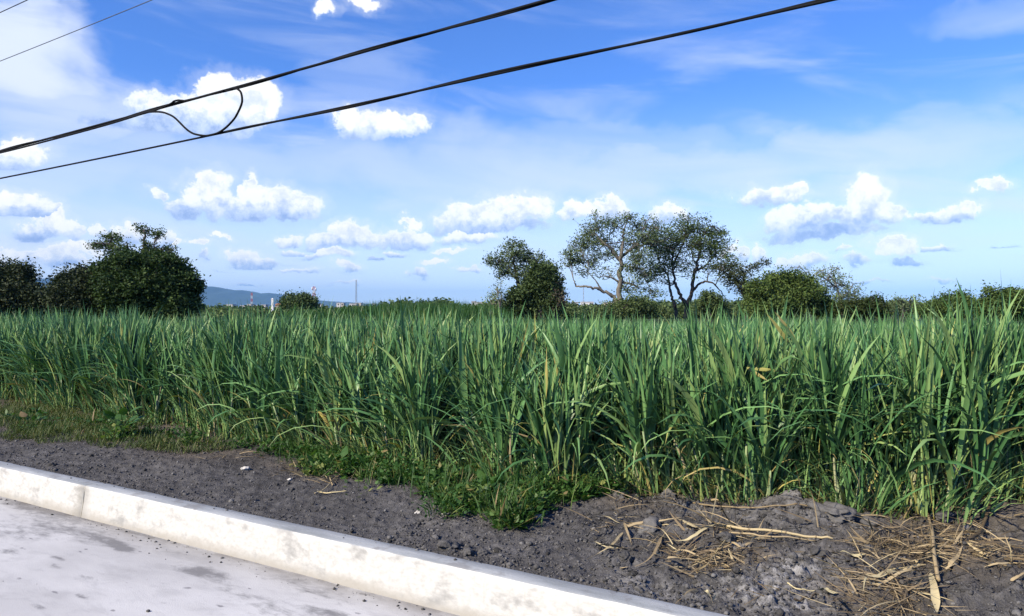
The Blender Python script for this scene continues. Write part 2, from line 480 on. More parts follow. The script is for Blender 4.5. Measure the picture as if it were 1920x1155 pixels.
SPOTS = []     # soil humps: (s, u, radius, height, ash)
for px, py, r, h, ash in ((1490, 975, 0.22, 0.10, 0.35), (1420, 985, 0.25, 0.03, 0.2), (1880, 985, 0.55, 0.14, 0.3), (1480, 1075, 0.20, 0.02, 1.0),
                          (1420, 1105, 0.22, 0.01, 0.8), (1250, 1100, 0.16, 0.0, 0.6), (1300, 1010, 0.25, 0.06, 0.1), (1150, 955, 0.30, 0.06, 0.0),
                          (1560, 1000, 0.30, 0.05, 0.2), (1270, 955, 0.25, 0.05, 0.1), (1750, 1050, 0.4, 0.05, 0.0), (1480, 1130, 0.18, 0.0, 0.5), (1190, 1085, 0.1, 0, 0.5)):
    g_ = ground_at(px, py); SPOTS.append((*su(g_[0], g_[1]), r, h, ash))
BROWN = []
for px, py, r in ((1740, 1060, 0.35), (1650, 1125, 0.25), (1400, 1050, 0.2), (1850, 1060, 0.3), (380, 850, 0.5), (560, 875, 0.35), (1320, 1050, 0.18), (1180, 960, 0.2), (130, 800, 0.9), (300, 820, 0.6), (20, 790, 0.9)):
    g_ = ground_at(px, py); BROWN.append((*su(g_[0], g_[1]), r))


def verge_z(s, u, fine=True):
    s = np.asarray(s, float); u = np.asarray(u, float)
    right = sstep(2.6, 0.6, s)          # the rougher, heaped end towards the right of the photo
    z = 0.225 + 0.055 * sstep(3.62, 4.6, u) + 0.02 * right * sstep(3.7, 4.4, u)
    z = z + (fbm(s * 1.3, u * 1.3, 3, 5) - 0.5) * 0.06 * sstep(3.6, 4.2, u)
    for (a, b, r, h, _) in SPOTS:
        if h: z = z + h * np.exp(-(((s - a) / r) ** 2 + ((u - b) / (r * 0.8)) ** 2))
    if fine:
        n = fbm(s * 9, u * 9, 4, 21, 0.6)
        amp = (0.016 + 0.03 * right) * sstep(3.55, 3.75, u) + 0.006
        z = z + (n - 0.5) * 2 * amp
        c = np.clip(fbm(s * 30, u * 30, 3, 41, 0.7) - 0.5, 0, 1)
        z = z + c * (0.058 + 0.05 * right) * sstep(3.55, 3.7, u)
    z = z - 0.45 * sstep(11.0, 14.0, u)
    return z


def build_verge():
    sc = np.concatenate([np.linspace(-9, -1.9, 50)[:-1], np.arange(-1.9, 3.5, 0.014), np.arange(3.5, 7.5, 0.022), np.linspace(7.5, 13, 130)[:-1], np.linspace(13, 60, 90)])
    uc = np.concatenate([np.arange(3.545, 5.7, 0.015), np.linspace(5.7, 7, 30)[1:-1], np.linspace(7, 14, 30)])
    S, U = np.meshgrid(sc, uc)
    Z = verge_z(S, U)
    X, Y = xy(S, U)
    V = np.stack([X, Y, Z], -1).reshape(-1, 3)
    n = len(sc); i = np.arange(len(uc) - 1)[:, None] * n; j = np.arange(n - 1)[None]
    Q = np.stack([i + j, i + n + j, i + n + j + 1, i + j + 1], -1).reshape(-1, 4)
    ash = np.zeros_like(S); br = np.zeros_like(S)
    for (a, b, r, h, k) in SPOTS: ash += k * np.exp(-(((S - a) / r) ** 2 + ((U - b) / (r * 0.8)) ** 2))
    for (a, b, r) in BROWN: br += np.exp(-(((S - a) / r) ** 2 + ((U - b) / (r * 0.7)) ** 2))
    br = np.clip(br + 0.7 * sstep(5.2, 5.7, U), 0, 1) * 0.8
    o = put('dirt_verge', make_mesh('dirt_verge', V, Q, None, {'ash': np.clip(ash, 0, 1).ravel(), 'brown': br.ravel()}, True, [M['soil']]))
    tagit(o, 'dark loose soil between the kerb and the sugarcane', 'soil verge', kind='structure')


build_verge()


def build_road():
    sc = np.concatenate([np.linspace(-40, -3, 20), np.arange(-2.9, 9.0, 0.06), np.linspace(9.1, 60, 60)]); uc = np.concatenate([[-5, -2, 0], np.arange(0.5, 3.36, 0.05), [3.402]])
    S, U = np.meshgrid(sc, uc)
    X, Y = xy(S, U)
    st = np.zeros_like(S)
    for px, py, rs, ru, k in ((60, 945, .5, .16, .9), (130, 958, .6, .12, .8), (30, 1000, .5, .25, .5), (120, 985, .7, .2, .5), (230, 1030, .16, .05, .9), (225, 1022, .15, .04, .8), (270, 1003, .35, .06, .72), (360, 1068, .26, .08, .72), (400, 1075, .2, .05, .8),
                              (20, 1035, .12, .05, .9), (160, 1085, .14, .03, .9), (75, 1138, .12, .03, .8), (100, 1062, .10, .05, .7), (160, 1118, .10, .03, .8), (600, 1115, .5, .06, .6), (620, 1150, .2, .05, .9), (560, 1090, .4, .05, .7), (450, 1110, .5, .12, .35), (300, 1120, .6, .2, .3), (520, 1145, .4, .12, .4), (110, 1046, .10, .03, .9), (190, 1010, .3, .1, .6), (330, 1036, .3, .06, .5)):
        g_ = ground_at(px, py, 0.0); a_, b_ = su(g_[0], g_[1])
        st += k * np.exp(-(((S - a_) / rs) ** 2 + ((U - b_) / ru) ** 2))
    V = np.stack([X, Y, 0 * X], -1).reshape(-1, 3)
    n = len(sc); i = np.arange(len(uc) - 1)[:, None] * n; j = np.arange(n - 1)[None]
    Q = np.stack([i + j, i + n + j, i + n + j + 1, i + j + 1], -1).reshape(-1, 4)
    tagit(put('road', make_mesh('road', V, Q, None, {'stain': np.clip(st, 0, 1).ravel()}, True, [M['road']])), 'pale concrete road with mud flecks', 'road', kind='structure')


build_road()


def build_kerb():
    g_ = ground_at(182, 935, 0.12); s_joint = su(g_[0], g_[1])[0]
    prof = [(3.378, -0.03), (3.380, 0.004), (3.392, 0.08), (3.402, 0.15), (3.411, 0.225), (3.414, 0.238), (3.421, 0.246), (3.432, 0.250), (3.50, 0.2505), (3.548, 0.249), (3.560, 0.243), (3.564, 0.23), (3.566, -0.03)]
    prof = np.array(prof); m = len(prof)
    acc_V, Qs, mi, T = [], [], [], []; nn = 0
    seglen = 9.0
    for k in range(-2, 5):
        a = s_joint + k * seglen + 0.004; b = a + seglen - 0.008
        ss = np.concatenate([[a, a + 0.006], np.linspace(a + 0.05, b - 0.05, 170), [b - 0.006, b]])
        ins = np.zeros(len(ss)); ins[[0, -1]] = 0.006
        S = np.repeat(ss[:, None], m, 1)
        U = np.repeat(prof[None, :, 0], len(ss), 0) + (fbm(S * 2.2, np.repeat(prof[None, :, 1] * 6, len(ss), 0), 3, 77) - 0.5) * 0.010
        Z = np.repeat(prof[None, :, 1], len(ss), 0) + (fbm(S * 1.7, S * 0 + 3.3, 3, 78) - 0.5) * 0.008 * (prof[None, :, 1] > 0.1)
        Z = Z + (fbm(S * 14, U * 30, 2, 79) - 0.5) * 0.004 * (prof[None, :, 1] > 0.2)
        U = U + ins[:, None] * np.where(prof[:, 0] < 3.45, 1, -1)[None]
        Z = Z - ins[:, None] * (prof[None, :, 1] > 0.2)
        X, Y = xy(S, U)
        acc_V.append(np.stack([X, Y, Z], -1).reshape(-1, 3))
        i = np.arange(len(ss) - 1)[:, None] * m; j = np.arange(m - 1)[None]
        q = np.stack([i + j, i + j + 1, i + m + j + 1, i + m + j], -1) + nn
        Qs.append(q.reshape(-1, 4))
        mi.append(np.repeat((np.arange(m - 1) >= 6)[None].astype(int), len(ss) - 1, 0).ravel())
        for e in (0, len(ss) - 1):
            for t_ in range(1, m - 1): T.append([nn + e * m, nn + e * m + t_, nn + e * m + t_ + 1])
        nn += len(ss) * m
    mi = np.concatenate(mi + [np.zeros(len(T), int)])
    me = make_mesh('kerb', np.concatenate(acc_V), np.concatenate(Qs), np.array(T), None, True, [M['kerb_face'], M['kerb_top']], mi)
    tagit(put('kerb', me), 'white painted concrete kerb along the road with a cracked joint', 'kerb', kind='structure')


build_kerb()

# ------------------------------------------------------------------ sugarcane
def cane_variant(seed, H=1.45, nst=11, nseg=7):
    r = np.random.default_rng(seed)
    leaf, stalk = Acc(), Acc()
    fan = r.uniform(0, 2 * np.pi); fanlean = r.uniform(0.0, 0.16)
    B, AZ, TH, DR, LL, WW, TO, T0, T1 = [], [], [], [], [], [], [], [], []
    for i in range(nst):
        rad = 0.17 * math.sqrt(r.uniform()); a = r.uniform(0, 2 * np.pi)
        b0 = np.array([rad * math.cos(a), rad * math.sin(a), -0.04])
        lean = r.uniform(0.0, 0.11) + rad * 0.45
        laz = a + r.normal(0, 0.6)
        dirv = np.array([math.sin(lean) * math.cos(laz) + math.sin(fanlean) * math.cos(fan), math.sin(lean) * math.sin(laz) + math.sin(fanlean) * math.sin(fan), math.cos(lean)])
        hs = r.uniform(0.32, 0.62) * H / 1.45
        hk = H * r.uniform(0.80, 1.03)
        p = smooth_path([b0, b0 + dirv * hs * 0.5 + r.normal(0, 0.01, 3), b0 + dirv * hs * 1.15], 6)
        tube(stalk, p, np.linspace(0.0125, 0.006, 6) * r.uniform(0.75, 1.3), 5, np.clip(r.normal(0.55, 0.22), 0, 1))
        az0 = r.uniform(0, np.pi)
        nl = r.integers(8, 11)
        base_tone = np.clip(r.normal(0.38, 0.15), 0.05, 0.7)
        for k in range(nl):
            f = k / (nl - 1)
            pos = b0 + dirv * hs * (0.25 + 0.75 * f)
            th = (0.40 - 0.33 * f) * r.uniform(0.3, 1.05)
            d = (1.45 - 1.15 * f) * r.uniform(0.15, 1.0)
            if r.uniform() < 0.14: d += 0.7
            L = (hk - pos[2]) * (0.74 + 0.27 * f) * r.uniform(0.80, 1.06) + 0.08
            if f < 0.75 and r.uniform() < 0.14: th += 0.15; d = r.uniform(1.4, 2.3); L *= 1.1
            if th + d < 0.75: L = min(L, (hk * 1.05 - pos[2]) / max(0.6, math.cos(th + 0.4 * d)))
            tone = min(base_tone + r.normal(0, 0.12), 0.66)
            x = r.uniform()
            if f < 0.35 and x < 0.13: tone = r.uniform(0.80, 1.0); d += 0.6; L *= 0.8
            elif x < 0.06: tone = r.uniform(0.68, 0.86)
            B.append(pos); AZ.append(az0 + np.pi * k + r.normal(0, 0.5)); TH.append(th); DR.append(d); LL.append(L)
            WW.append(r.choice([0.020, 0.026, 0.034, 0.050]) * r.uniform(0.85, 1.15) * (0.72 + 0.45 * f)); TO.append(tone); T0.append(r.normal(0, 0.5)); T1.append(r.normal(0, 0.9))
    blades(leaf, np.array(B), AZ, TH, DR, LL, WW, np.clip(TO, 0, 1), nseg, T0, T1, 0.25)
    # short shoots and dead leaves round the base
    n = 110
    a = r.uniform(0, 2 * np.pi, n); rr = r.uniform(0.05, 0.26, n)
    tn = np.where(r.uniform(size=n) < 0.09, r.uniform(0.82, 1.0, n), r.uniform(0.35, 0.74, n))
    blades(leaf, np.stack([rr * np.cos(a), rr * np.sin(a), np.full(n, -0.03)], 1), a + r.normal(0, 0.7, n), np.where(r.uniform(size=n) < 0.7, r.uniform(0.0, 0.35, n), r.uniform(0.3, 0.7, n)), r.uniform(0.0, 1.2, n),
           r.uniform(0.25, 0.75, n), r.uniform(0.009, 0.022, n), tn, 5, r.normal(0, 0.5, n), r.normal(0, 0.8, n))
    n = 44
    a = r.uniform(0, 2 * np.pi, n); rr = r.uniform(0.14, 0.28, n)
    blades(leaf, np.stack([rr * np.cos(a), rr * np.sin(a), np.full(n, -0.03)], 1), a + r.normal(0, 1.0, n), r.uniform(0.0, 0.45, n), r.uniform(0.0, 1.3, n),
           r.uniform(0.18, 0.52, n), r.uniform(0.007, 0.016, n), np.where(r.uniform(size=n) < 0.12, r.uniform(0.8, 1, n), r.uniform(0.5, 0.78, n)), 4, r.normal(0, 0.6, n), r.normal(0, 0.8, n))
    return leaf.mesh('cane_foliage', M['cane']), stalk.mesh('cane_stalks', M['cane_stalk'])


CANE_H = [1.42, 1.52, 1.34, 1.46, 1.58, 1.26, 1.44, 1.36, 1.52, 1.42, 1.48, 1.30]
CANE = [cane_variant(100 + i, H, ns) for i, (H, ns) in enumerate([(1.42, 19), (1.52, 17), (1.34, 18), (1.46, 16), (1.58, 18), (1.26, 17), (1.44, 20), (1.36, 16), (1.52, 19), (1.42, 15), (1.48, 18), (1.30, 18)])]
CANE_LABEL = 'dense green sugarcane clump in the front rows of the field behind the dirt verge'
CANE_GROUP = 'sugarcane clumps in the front rows'


def cane_front(s):
    """line of the first clumps, from the photograph"""
    pts = [(-1.5, 6.55), (-0.6, 6.35), (0.2, 5.62), (1.0, 5.46), (2.0, 5.42), (3.2, 5.28), (4.4, 5.30), (5.6, 5.42), (6.8, 5.58), (8.5, 5.75), (10.5, 5.9), (14, 6.0), (30, 6.1)]
    return float(np.interp(s, [p[0] for p in pts], [p[1] for p in pts]))


def clump_obj(x, y, z, var, rz, sc, sz, label=CANE_LABEL, group=CANE_GROUP, tilt=(0, 0)):
    e = empty('sugarcane_clump', (x, y, z), label, 'sugarcane', group)
    e.rotation_euler = (tilt[0], tilt[1], rz); e.scale = (sc, sc, sz)
    put('foliage', CANE[var][0], e); put('stalk_cluster', CANE[var][1], e)
    return e


def build_front_cane():
    rows = [0.0, 0.36, 0.78, 1.25, 1.8, 2.45]
    n = 0
    for ri, du in enumerate(rows):
        s = -3.5 + 0.13 * ri
        while s < 17 + du * 1.2:
            ss = s + random.uniform(-0.12, 0.12)
            u = cane_front(ss) + du + random.uniform(-0.13, 0.13)
            s += (random.uniform(0.32, 0.50) + (0.28 if random.random() < 0.13 else 0)) if ri < 3 else random.uniform(0.44, 0.58)
            x, y = xy(ss, u)
            if y < 1 or abs(x) > 0.70 * y + 1.0: continue
            hz = 0.80 + 0.27 * vnoise(np.array([ss * 1.3]), np.array([u * 1.3]), 9)[0] + random.uniform(-0.07, 0.07)
            if ss < 0.4: hz *= 1.0
            if ri == 0: hz *= 0.92
            zt = float(verge_z(ss, u, False)) if u < 11 else float(land_z(x, y))
            sc = random.uniform(0.92, 1.15)
            var = random.randrange(len(CANE)); hz = min(hz, 1.46 / CANE_H[var])
            clump_obj(x, y, zt, var, random.uniform(0, 6.283), sc, hz, tilt=(random.gauss(0, 0.05), random.gauss(-0.03, 0.06)))
            n += 1
    return n


N_FRONT = build_front_cane()
print('front clumps', N_FRONT)


def build_field():
    acc = Acc()
    r = np.random.default_rng(5)
    def band(y0, y1, sp, nl, nseg, wmul, lo):
        xs = np.arange(-0.74 * y1 - 5, 0.74 * y1 + 5, sp); ys = np.arange(y0, y1, sp)
        X, Y = np.meshgrid(xs, ys); X = X.ravel(); Y = Y.ravel()
        X = X + r.uniform(-sp / 2, sp / 2, len(X)); Y = Y + r.uniform(-sp / 2, sp / 2, len(Y))
        s, u = su(X, Y)
        fr = np.interp(s, [-1.5, -0.6, 0.2, 1.0, 2.0, 3.2, 4.4, 5.6, 6.8, 8.5, 10.5, 14, 30], [6.55, 6.35, 5.62, 5.46, 5.42, 5.28, 5.30, 5.42, 5.58, 5.75, 5.9, 6.0, 6.1])
        out = (s > 17.3 + (u - fr)) & (u > fr)
        k = (np.abs(X) < 0.72 * Y + 3.5) & ((u > fr + 2.75) | out) & (Y >= y0) & (Y < y1)
        X, Y, u, s = X[k], Y[k], u[k], s[k]
        n = len(X)
        zb = np.where(u < 11, 0.27, land_z(X, Y))
        H = 1.30 * (0.80 + 0.34 * fbm(X * 0.5, Y * 0.5, 3, 31)) * r.uniform(0.92, 1.10, n) * (1 - 0.10 * sstep(14, 30, Y))
        ct = np.clip(0.40 + 0.22 * (fbm(X * 0.15, Y * 0.15, 3, 37) - 0.5) + r.normal(0, 0.06, n), 0, 1)
        X, Y, zb, H, ct = [np.repeat(a, nl) for a in (X, Y, zb, H, ct)]
        m = len(X)
        hb = r.uniform(lo, 0.62, m)
        a = r.uniform(0, 2 * np.pi, m); rr = 0.20 * np.sqrt(r.uniform(size=m))
        up = r.uniform(size=m)
        base = np.stack([X + rr * np.cos(a) + 0.0, Y + rr * np.sin(a), zb + hb], 1)
        th = np.where(up < 0.6, r.uniform(0.02, 0.30, m), r.uniform(0.2, 0.55, m))
        dr = np.where(up < 0.6, r.uniform(0.05, 0.7, m), r.uniform(0.6, 1.7, m))
        L = (H - hb) * r.uniform(0.78, 1.04, m) * np.where(up < 0.6, 1.0, 1.10) * np.where(r.uniform(size=m) < 0.02, 1.18, 1)
        tone = ct + r.normal(0, 0.12, m)
        tone = np.where(r.uniform(size=m) < 0.03, r.uniform(0.7, 0.88, m), tone)
        blades(acc, base, a + r.normal(0, 0.8, m), th, dr, L, r.uniform(0.022, 0.042, m) * wmul, np.clip(np.where(tone > 0.68, np.where(r.uniform(size=m) < 0.2, tone, 0.6), tone), 0, 1), nseg, r.normal(0, 0.6, m), r.normal(0, 0.9, m), 0.2, fat=False)
    band(5.0, 13.0, 0.40, 46, 5, 1.0, 0.10)
    band(13.0, 22.0, 0.45, 36, 4, 1.1, 0.20)
    band(22.0, 38.0, 0.60, 26, 3, 1.4, 0.35)
    band(38.0, 57.0, 0.85, 20, 2, 1.9, 0.35)
    o = put('sugarcane_field', acc.mesh('sugarcane_field', M['cane']))
    tagit(o, 'broad field of young green sugarcane reaching back to the trees', 'sugarcane field', kind='stuff')


build_field()

# a few leaves that stand out in the photograph: each is one leaf of a clump of its own
def feature_clump(label, px, tips):
    """tips: (px, py, base_px, base_py, width, tone) at the depth of the clump"""
    g_ = ground_at(px, 975 if px > 1100 else 900, 0.28)
    s, u = su(g_[0], g_[1]); u = cane_front(s) + 0.25
    x, y = xy(s, u); z = float(verge_z(s, u, False))
    e = empty('sugarcane_clump', (x, y, z), label, 'sugarcane', CANE_GROUP)
    put('stalk_cluster', CANE[3][1], e)
    put('foliage', CANE[3][0], e)
    for (tx, ty, bx, by, w, tone) in tips:
        acc = Acc()
        p1 = at(tx, ty, y - 0.05); p0 = at(bx, by, y)
        d = p1 - p0; L = np.linalg.norm(d)
        th = math.acos(d[2] / L); az = math.atan2(d[1], d[0])
        blades(acc, [p0 - np.array([x, y, z])], az, th - 0.05, 0.10, L, w, tone, 8, 1.45, 0.2, 0.2)
        put('standout_leaf', acc.mesh('standout_leaf', M['cane']), e)


feature_clump('sugarcane clump with one broad spear leaf standing above the far trees at right', 1790, [(1819, 530, 1822, 700, 0.075, 0.34), (1790, 548, 1815, 760, 0.06, 0.36), (1848, 560, 1830, 740, 0.06, 0.33)])
feature_clump('sugarcane clump with two dry yellow leaves crossing near its top', 1500, [(1436, 588, 1478, 642, 0.034, 0.87), (1452, 585, 1492, 640, 0.034, 0.86), (1480, 700, 1400, 690, 0.028, 0.86), (1440, 715, 1405, 693, 0.026, 0.88)])
feature_clump('sugarcane clump of wide upright blades right of the field centre', 1330, [(1325, 590, 1335, 760, 0.07, 0.36), (1345, 640, 1352, 800, 0.07, 0.38), (1290, 600, 1300, 740, 0.06, 0.36), (1370, 595, 1362, 760, 0.06, 0.42)])

# ------------------------------------------------------------------ trees
def pick_in(r, n, shell=0.35):
    d = r.normal(size=(n, 3)); d /= np.linalg.norm(d, axis=1, keepdims=True)
    return d * (shell + (1 - shell) * r.uniform(size=n) ** 0.5)[:, None]


def leaf_cloud(acc, r, centres, per, spread, size, tone_c, flat=0.75, aspect=1.7):
    per = int(per * (1.9 if per > 20 else 1.5)); size = size * 0.74
    n = len(centres)
    c = np.repeat(centres, per, 0); m = len(c)
    off = r.normal(size=(m, 3)) * np.repeat(np.broadcast_to(np.asarray(spread, float), (n,)), per)[:, None] * np.array([1, 1, flat])
    p = c + off
    a = r.normal(size=(m, 3)); a[:, 2] *= 0.6; a /= np.linalg.norm(a, axis=1, keepdims=True)
    b = np.cross(a, r.normal(size=(m, 3))); b /= np.linalg.norm(b, axis=1, keepdims=True)
    sz = size * r.uniform(0.6, 1.35, m)[:, None]
    A = a * sz * aspect * 0.5; B = b * sz * 0.5
    V = np.stack([p - A, p - 0.15 * A + B, p + A, p - 0.15 * A - B], 1).reshape(-1, 3)
    q = np.arange(m * 4).reshape(-1, 4)
    tone = np.clip(np.repeat(tone_c, per) + r.normal(0, 0.07, m), 0, 1)
    acc.add(V, q, tone=np.repeat(tone, 4))


def tree(name, label, cat, Y, crowns, stems, mat, bark='bark_dark', size=0.16, k=60, per=22, spread=0.34, seed=0, group=None, twigs=True, shell=0.35, leaf_tone=0.5, base_z=-0.35, core=None):
    """crowns: (px,py,rx,ry[,weight]) in photo pixels at depth Y; stems: ([(px,py)...], r0, r1) in metres"""
    r = np.random.default_rng(1000 + seed)
    m = Y / F
    x0 = (stems[0][0][0][0] - 960) * m if stems else (crowns[0][0] - 960) * m
    root = empty(name, (x0, Y, base_z), label, cat, group)
    org = np.array([x0, Y, base_z])
    wood, fol = Acc(), Acc()
    ends = []
    for pts, r0, r1 in stems:
        P = np.array([at(px, py, Y + r.normal(0, 0.25) * (i > 0)) for i, (px, py) in enumerate(pts)])
        if pts[0][1] > 575: P[0, 2] = base_z - 0.15
        P = smooth_path(P, 5 * len(P)); P[1:] += r.normal(0, r0 * 0.22, (len(P) - 1, 3))
        tube(wood, P - org, np.linspace(r0, r1, len(P)) * r.uniform(0.9, 1.12, len(P)), 7)
        ends += [(p, rr) for p, rr in zip(P[len(P) // 3:], np.linspace(r0, r1, len(P))[len(P) // 3:])]
    E = np.array([e[0] for e in ends]) if ends else None
    for c in crowns:
        px, py, rx, ry = c[:4]; w = c[4] if len(c) > 4 else 1.0
        ctr = at(px, py, Y + r.normal(0, 0.6)); rad = np.array([rx * m, max(rx, ry) * m * 0.9, ry * m])
        n = max(4, int(k * w * (rx * ry) / 1000.0))
        cc = ctr + pick_in(r, n, shell) * rad
        tone = np.clip(leaf_tone + r.normal(0, 0.17, n), 0.05, 0.95)  # each spray's leaf colour varies at random around the tree's own tone
        leaf_cloud(fol, r, cc - org, per, spread * r.uniform(0.6, 1.4, n), size, tone)
        no = max(2, n // 6)            # sprays that break the outline
        d_ = r.normal(size=(no, 3)); d_[:, 2] = np.abs(d_[:, 2]) * 0.9 - 0.1; d_ /= np.linalg.norm(d_, axis=1, keepdims=True)
        oc = ctr + d_ * r.uniform(1.02, 1.28, no)[:, None] * (rad + 0.12)
        leaf_cloud(fol, r, oc - org, max(4, per // 3), spread * r.uniform(0.35, 0.75, no), size * 0.9, np.clip(leaf_tone + r.normal(0.05, 0.15, no), 0.05, 0.95))
        for q_ in oc: tube(wood, smooth_path([ctr + (q_ - ctr) * 0.6, q_ + (q_ - ctr) * 0.04], 3) - org, np.linspace(0.02, 0.008, 3), 3, cap=False)
        if twigs and E is not None:
            d = np.linalg.norm(E - ctr - np.array([0, 0, -0.6]), axis=1); j = int(np.argmin(d)); p0 = E[j]
            midp = (p0 + ctr) / 2 + r.normal(0, 0.25, 3)
            lp = smooth_path([p0, midp, ctr + r.normal(0, 0.2, 3)], 9)
            rr0 = min(ends[j][1] * 0.75, 0.16)
            tube(wood, lp - org, np.linspace(rr0, 0.035, 9), 5)
            for q in cc[r.permutation(n)[:max(4, n // 2)]]:
                s = lp[r.integers(3, 9)]
                mm = (s + q) / 2 + r.normal(0, 0.15, 3)
                tube(wood, smooth_path([s, mm, q], 5) - org, np.linspace(0.035, 0.012, 5), 4, cap=False)
    if core:
        pass
    put('crown', fol.mesh('crown', mat), root)
    if wood.n: put('trunk', wood.mesh('trunk', M[bark]), root)
    return root


# left group
tree('bushy_tree', 'dark brownish bushy tree cut by the left edge of the photo', 'tree', 58,
     [(18, 560, 55, 38, 1.2), (-55, 545, 70, 60), (35, 525, 28, 26), (60, 568, 38, 26), (5, 520, 30, 24), (45, 505, 14, 10, .8), (78, 562, 16, 20)], [([(10, 600), (15, 560), (25, 530)], 0.22, 0.08)],
     M['leaf_brown'], size=0.17, k=110, per=24, seed=1)
tree('bushy_tree', 'low dark shrubby tree joined to the left side of the dense tree', 'tree', 57,
     [(150, 560, 55, 34, 1.2), (140, 530, 32, 24), (175, 535, 35, 28), (115, 560, 18, 26), (165, 512, 22, 10, .8), (195, 560, 30, 34), (128, 515, 12, 9, .7)], [([(150, 600), (150, 560), (160, 530)], 0.2, 0.07)],
     M['leaf_brown'], size=0.17, k=110, per=24, seed=2)
tree('dense_tree', 'dense dark green vine covered tree at left with a flat topped mass', 'tree', 56,
     [(265, 545, 68, 50, 1.2), (245, 512, 52, 28, 1.1), (300, 510, 40, 30, 1.1), (320, 550, 42, 46, 1.2), (215, 550, 35, 40, 1.1), (348, 562, 16, 30), (352, 541, 12, 10), (366, 532, 8, 6), (356, 522, 9, 8), (200, 505, 14, 9), (225, 492, 18, 7), (340, 512, 14, 8), (190, 530, 14, 12), (270, 490, 60, 12), (335, 500, 10, 8), (325, 580, 35, 22)],
     [([(270, 600), (265, 550), (250, 510)], 0.4, 0.2)], M['leaf_ivy'], size=0.17, k=170, per=36, spread=0.27, seed=3, shell=0.5, leaf_tone=0.42)
tree('airy_tree', 'airy twin topped tree rising out of the dense green tree at left', 'tree', 58,
     [(208, 447, 18, 13), (198, 464, 24, 9), (226, 464, 18, 11), (176, 459, 8, 4), (268, 428, 12, 8, 1.3), (292, 439, 14, 8, 1.4), (276, 456, 11, 12, .8), (300, 468, 24, 8), (326, 468, 9, 5, .8), (285, 478, 26, 9, 1.2), (215, 476, 20, 5, .7), (312, 488, 20, 10)],
     [([(262, 600), (262, 530), (258, 500), (232, 478), (214, 458)], 0.32, 0.06), ([(258, 510), (268, 480), (272, 455), (270, 430)], 0.22, 0.05), ([(268, 482), (290, 470), (318, 468)], 0.12, 0.04)],
     M['leaf_olive'], size=0.13, k=120, per=15, spread=0.20, seed=4, leaf_tone=0.45)
tree('small_tree', 'small dark round tree standing before the far houses near the hills', 'tree', 120,
     [(560, 570, 30, 14, 1.6), (545, 566, 14, 10, 1.2), (578, 566, 14, 10, 1.2), (565, 580, 32, 12, 1.5), (541, 557, 6, 5), (567, 556, 6, 5)], [([(560, 592), (560, 570)], 0.3, 0.15)],
     M['leaf_olive'], size=0.28, k=190, per=24, spread=0.45, seed=5, leaf_tone=0.35)

# central group
tree('airy_tree', 'sparse grey green tree left of the vine covered stump', 'tree', 68,
     [(965, 470, 26, 16), (940, 488, 24, 14), (985, 485, 24, 16), (918, 488, 7, 9), (1005, 492, 16, 12), (955, 505, 26, 12), (960, 458, 10, 7), (985, 515, 18, 14), (940, 512, 12, 7, .7), (1012, 478, 9, 5, .7)],
     [([(985, 600), (982, 560), (972, 530), (965, 500), (960, 475)], 0.30, 0.05), ([(978, 545), (992, 520), (1002, 495)], 0.16, 0.04), ([(972, 525), (950, 505), (930, 492)], 0.13, 0.03)],
     M['leaf_grey'], size=0.145, k=115, per=17, spread=0.27, seed=6, leaf_tone=0.5)
tree('young_tree', 'thin wispy sapling at the foot of the sparse grey green tree', 'sapling', 66,
     [(932, 545, 16, 14, .8), (925, 562, 14, 10, .8), (945, 560, 14, 14, .9)], [([(940, 598), (936, 570), (930, 540)], 0.06, 0.02)],
     M['leaf_grey'], 'bark_pale', size=0.13, k=90, per=10, spread=0.28, seed=7, leaf_tone=0.75)
tree('vine_covered_stump', 'dark tree stump smothered in hanging vines left of the tall airy tree', 'vine stump', 67,
     [(1018, 525, 30, 28, 1.2), (1025, 505, 22, 10, 1.1), (1000, 550, 26, 28, 1.1), (1030, 555, 22, 34, 1.1), (975, 562, 22, 24), (1010, 580, 45, 18), (960, 578, 30, 14)],
     [([(1018, 600), (1018, 550), (1018, 520)], 0.5, 0.35)], M['leaf_olive'], size=0.18, k=120, per=30, spread=0.25, seed=8, shell=0.6, leaf_tone=0.26)
tree('dead_vine_curtain', 'pale dry vines hanging on the right side of the stump', 'dead vines', 66.2,
     [(1040, 545, 9, 22, 1.6), (1046, 565, 10, 18, 1.6), (1035, 570, 12, 16, 1.2)], [([(1042, 600), (1042, 560), (1040, 530)], 0.06, 0.03)],
     M['leaf_dry'], 'bark_pale', size=0.14, k=150, per=16, spread=0.22, seed=9)
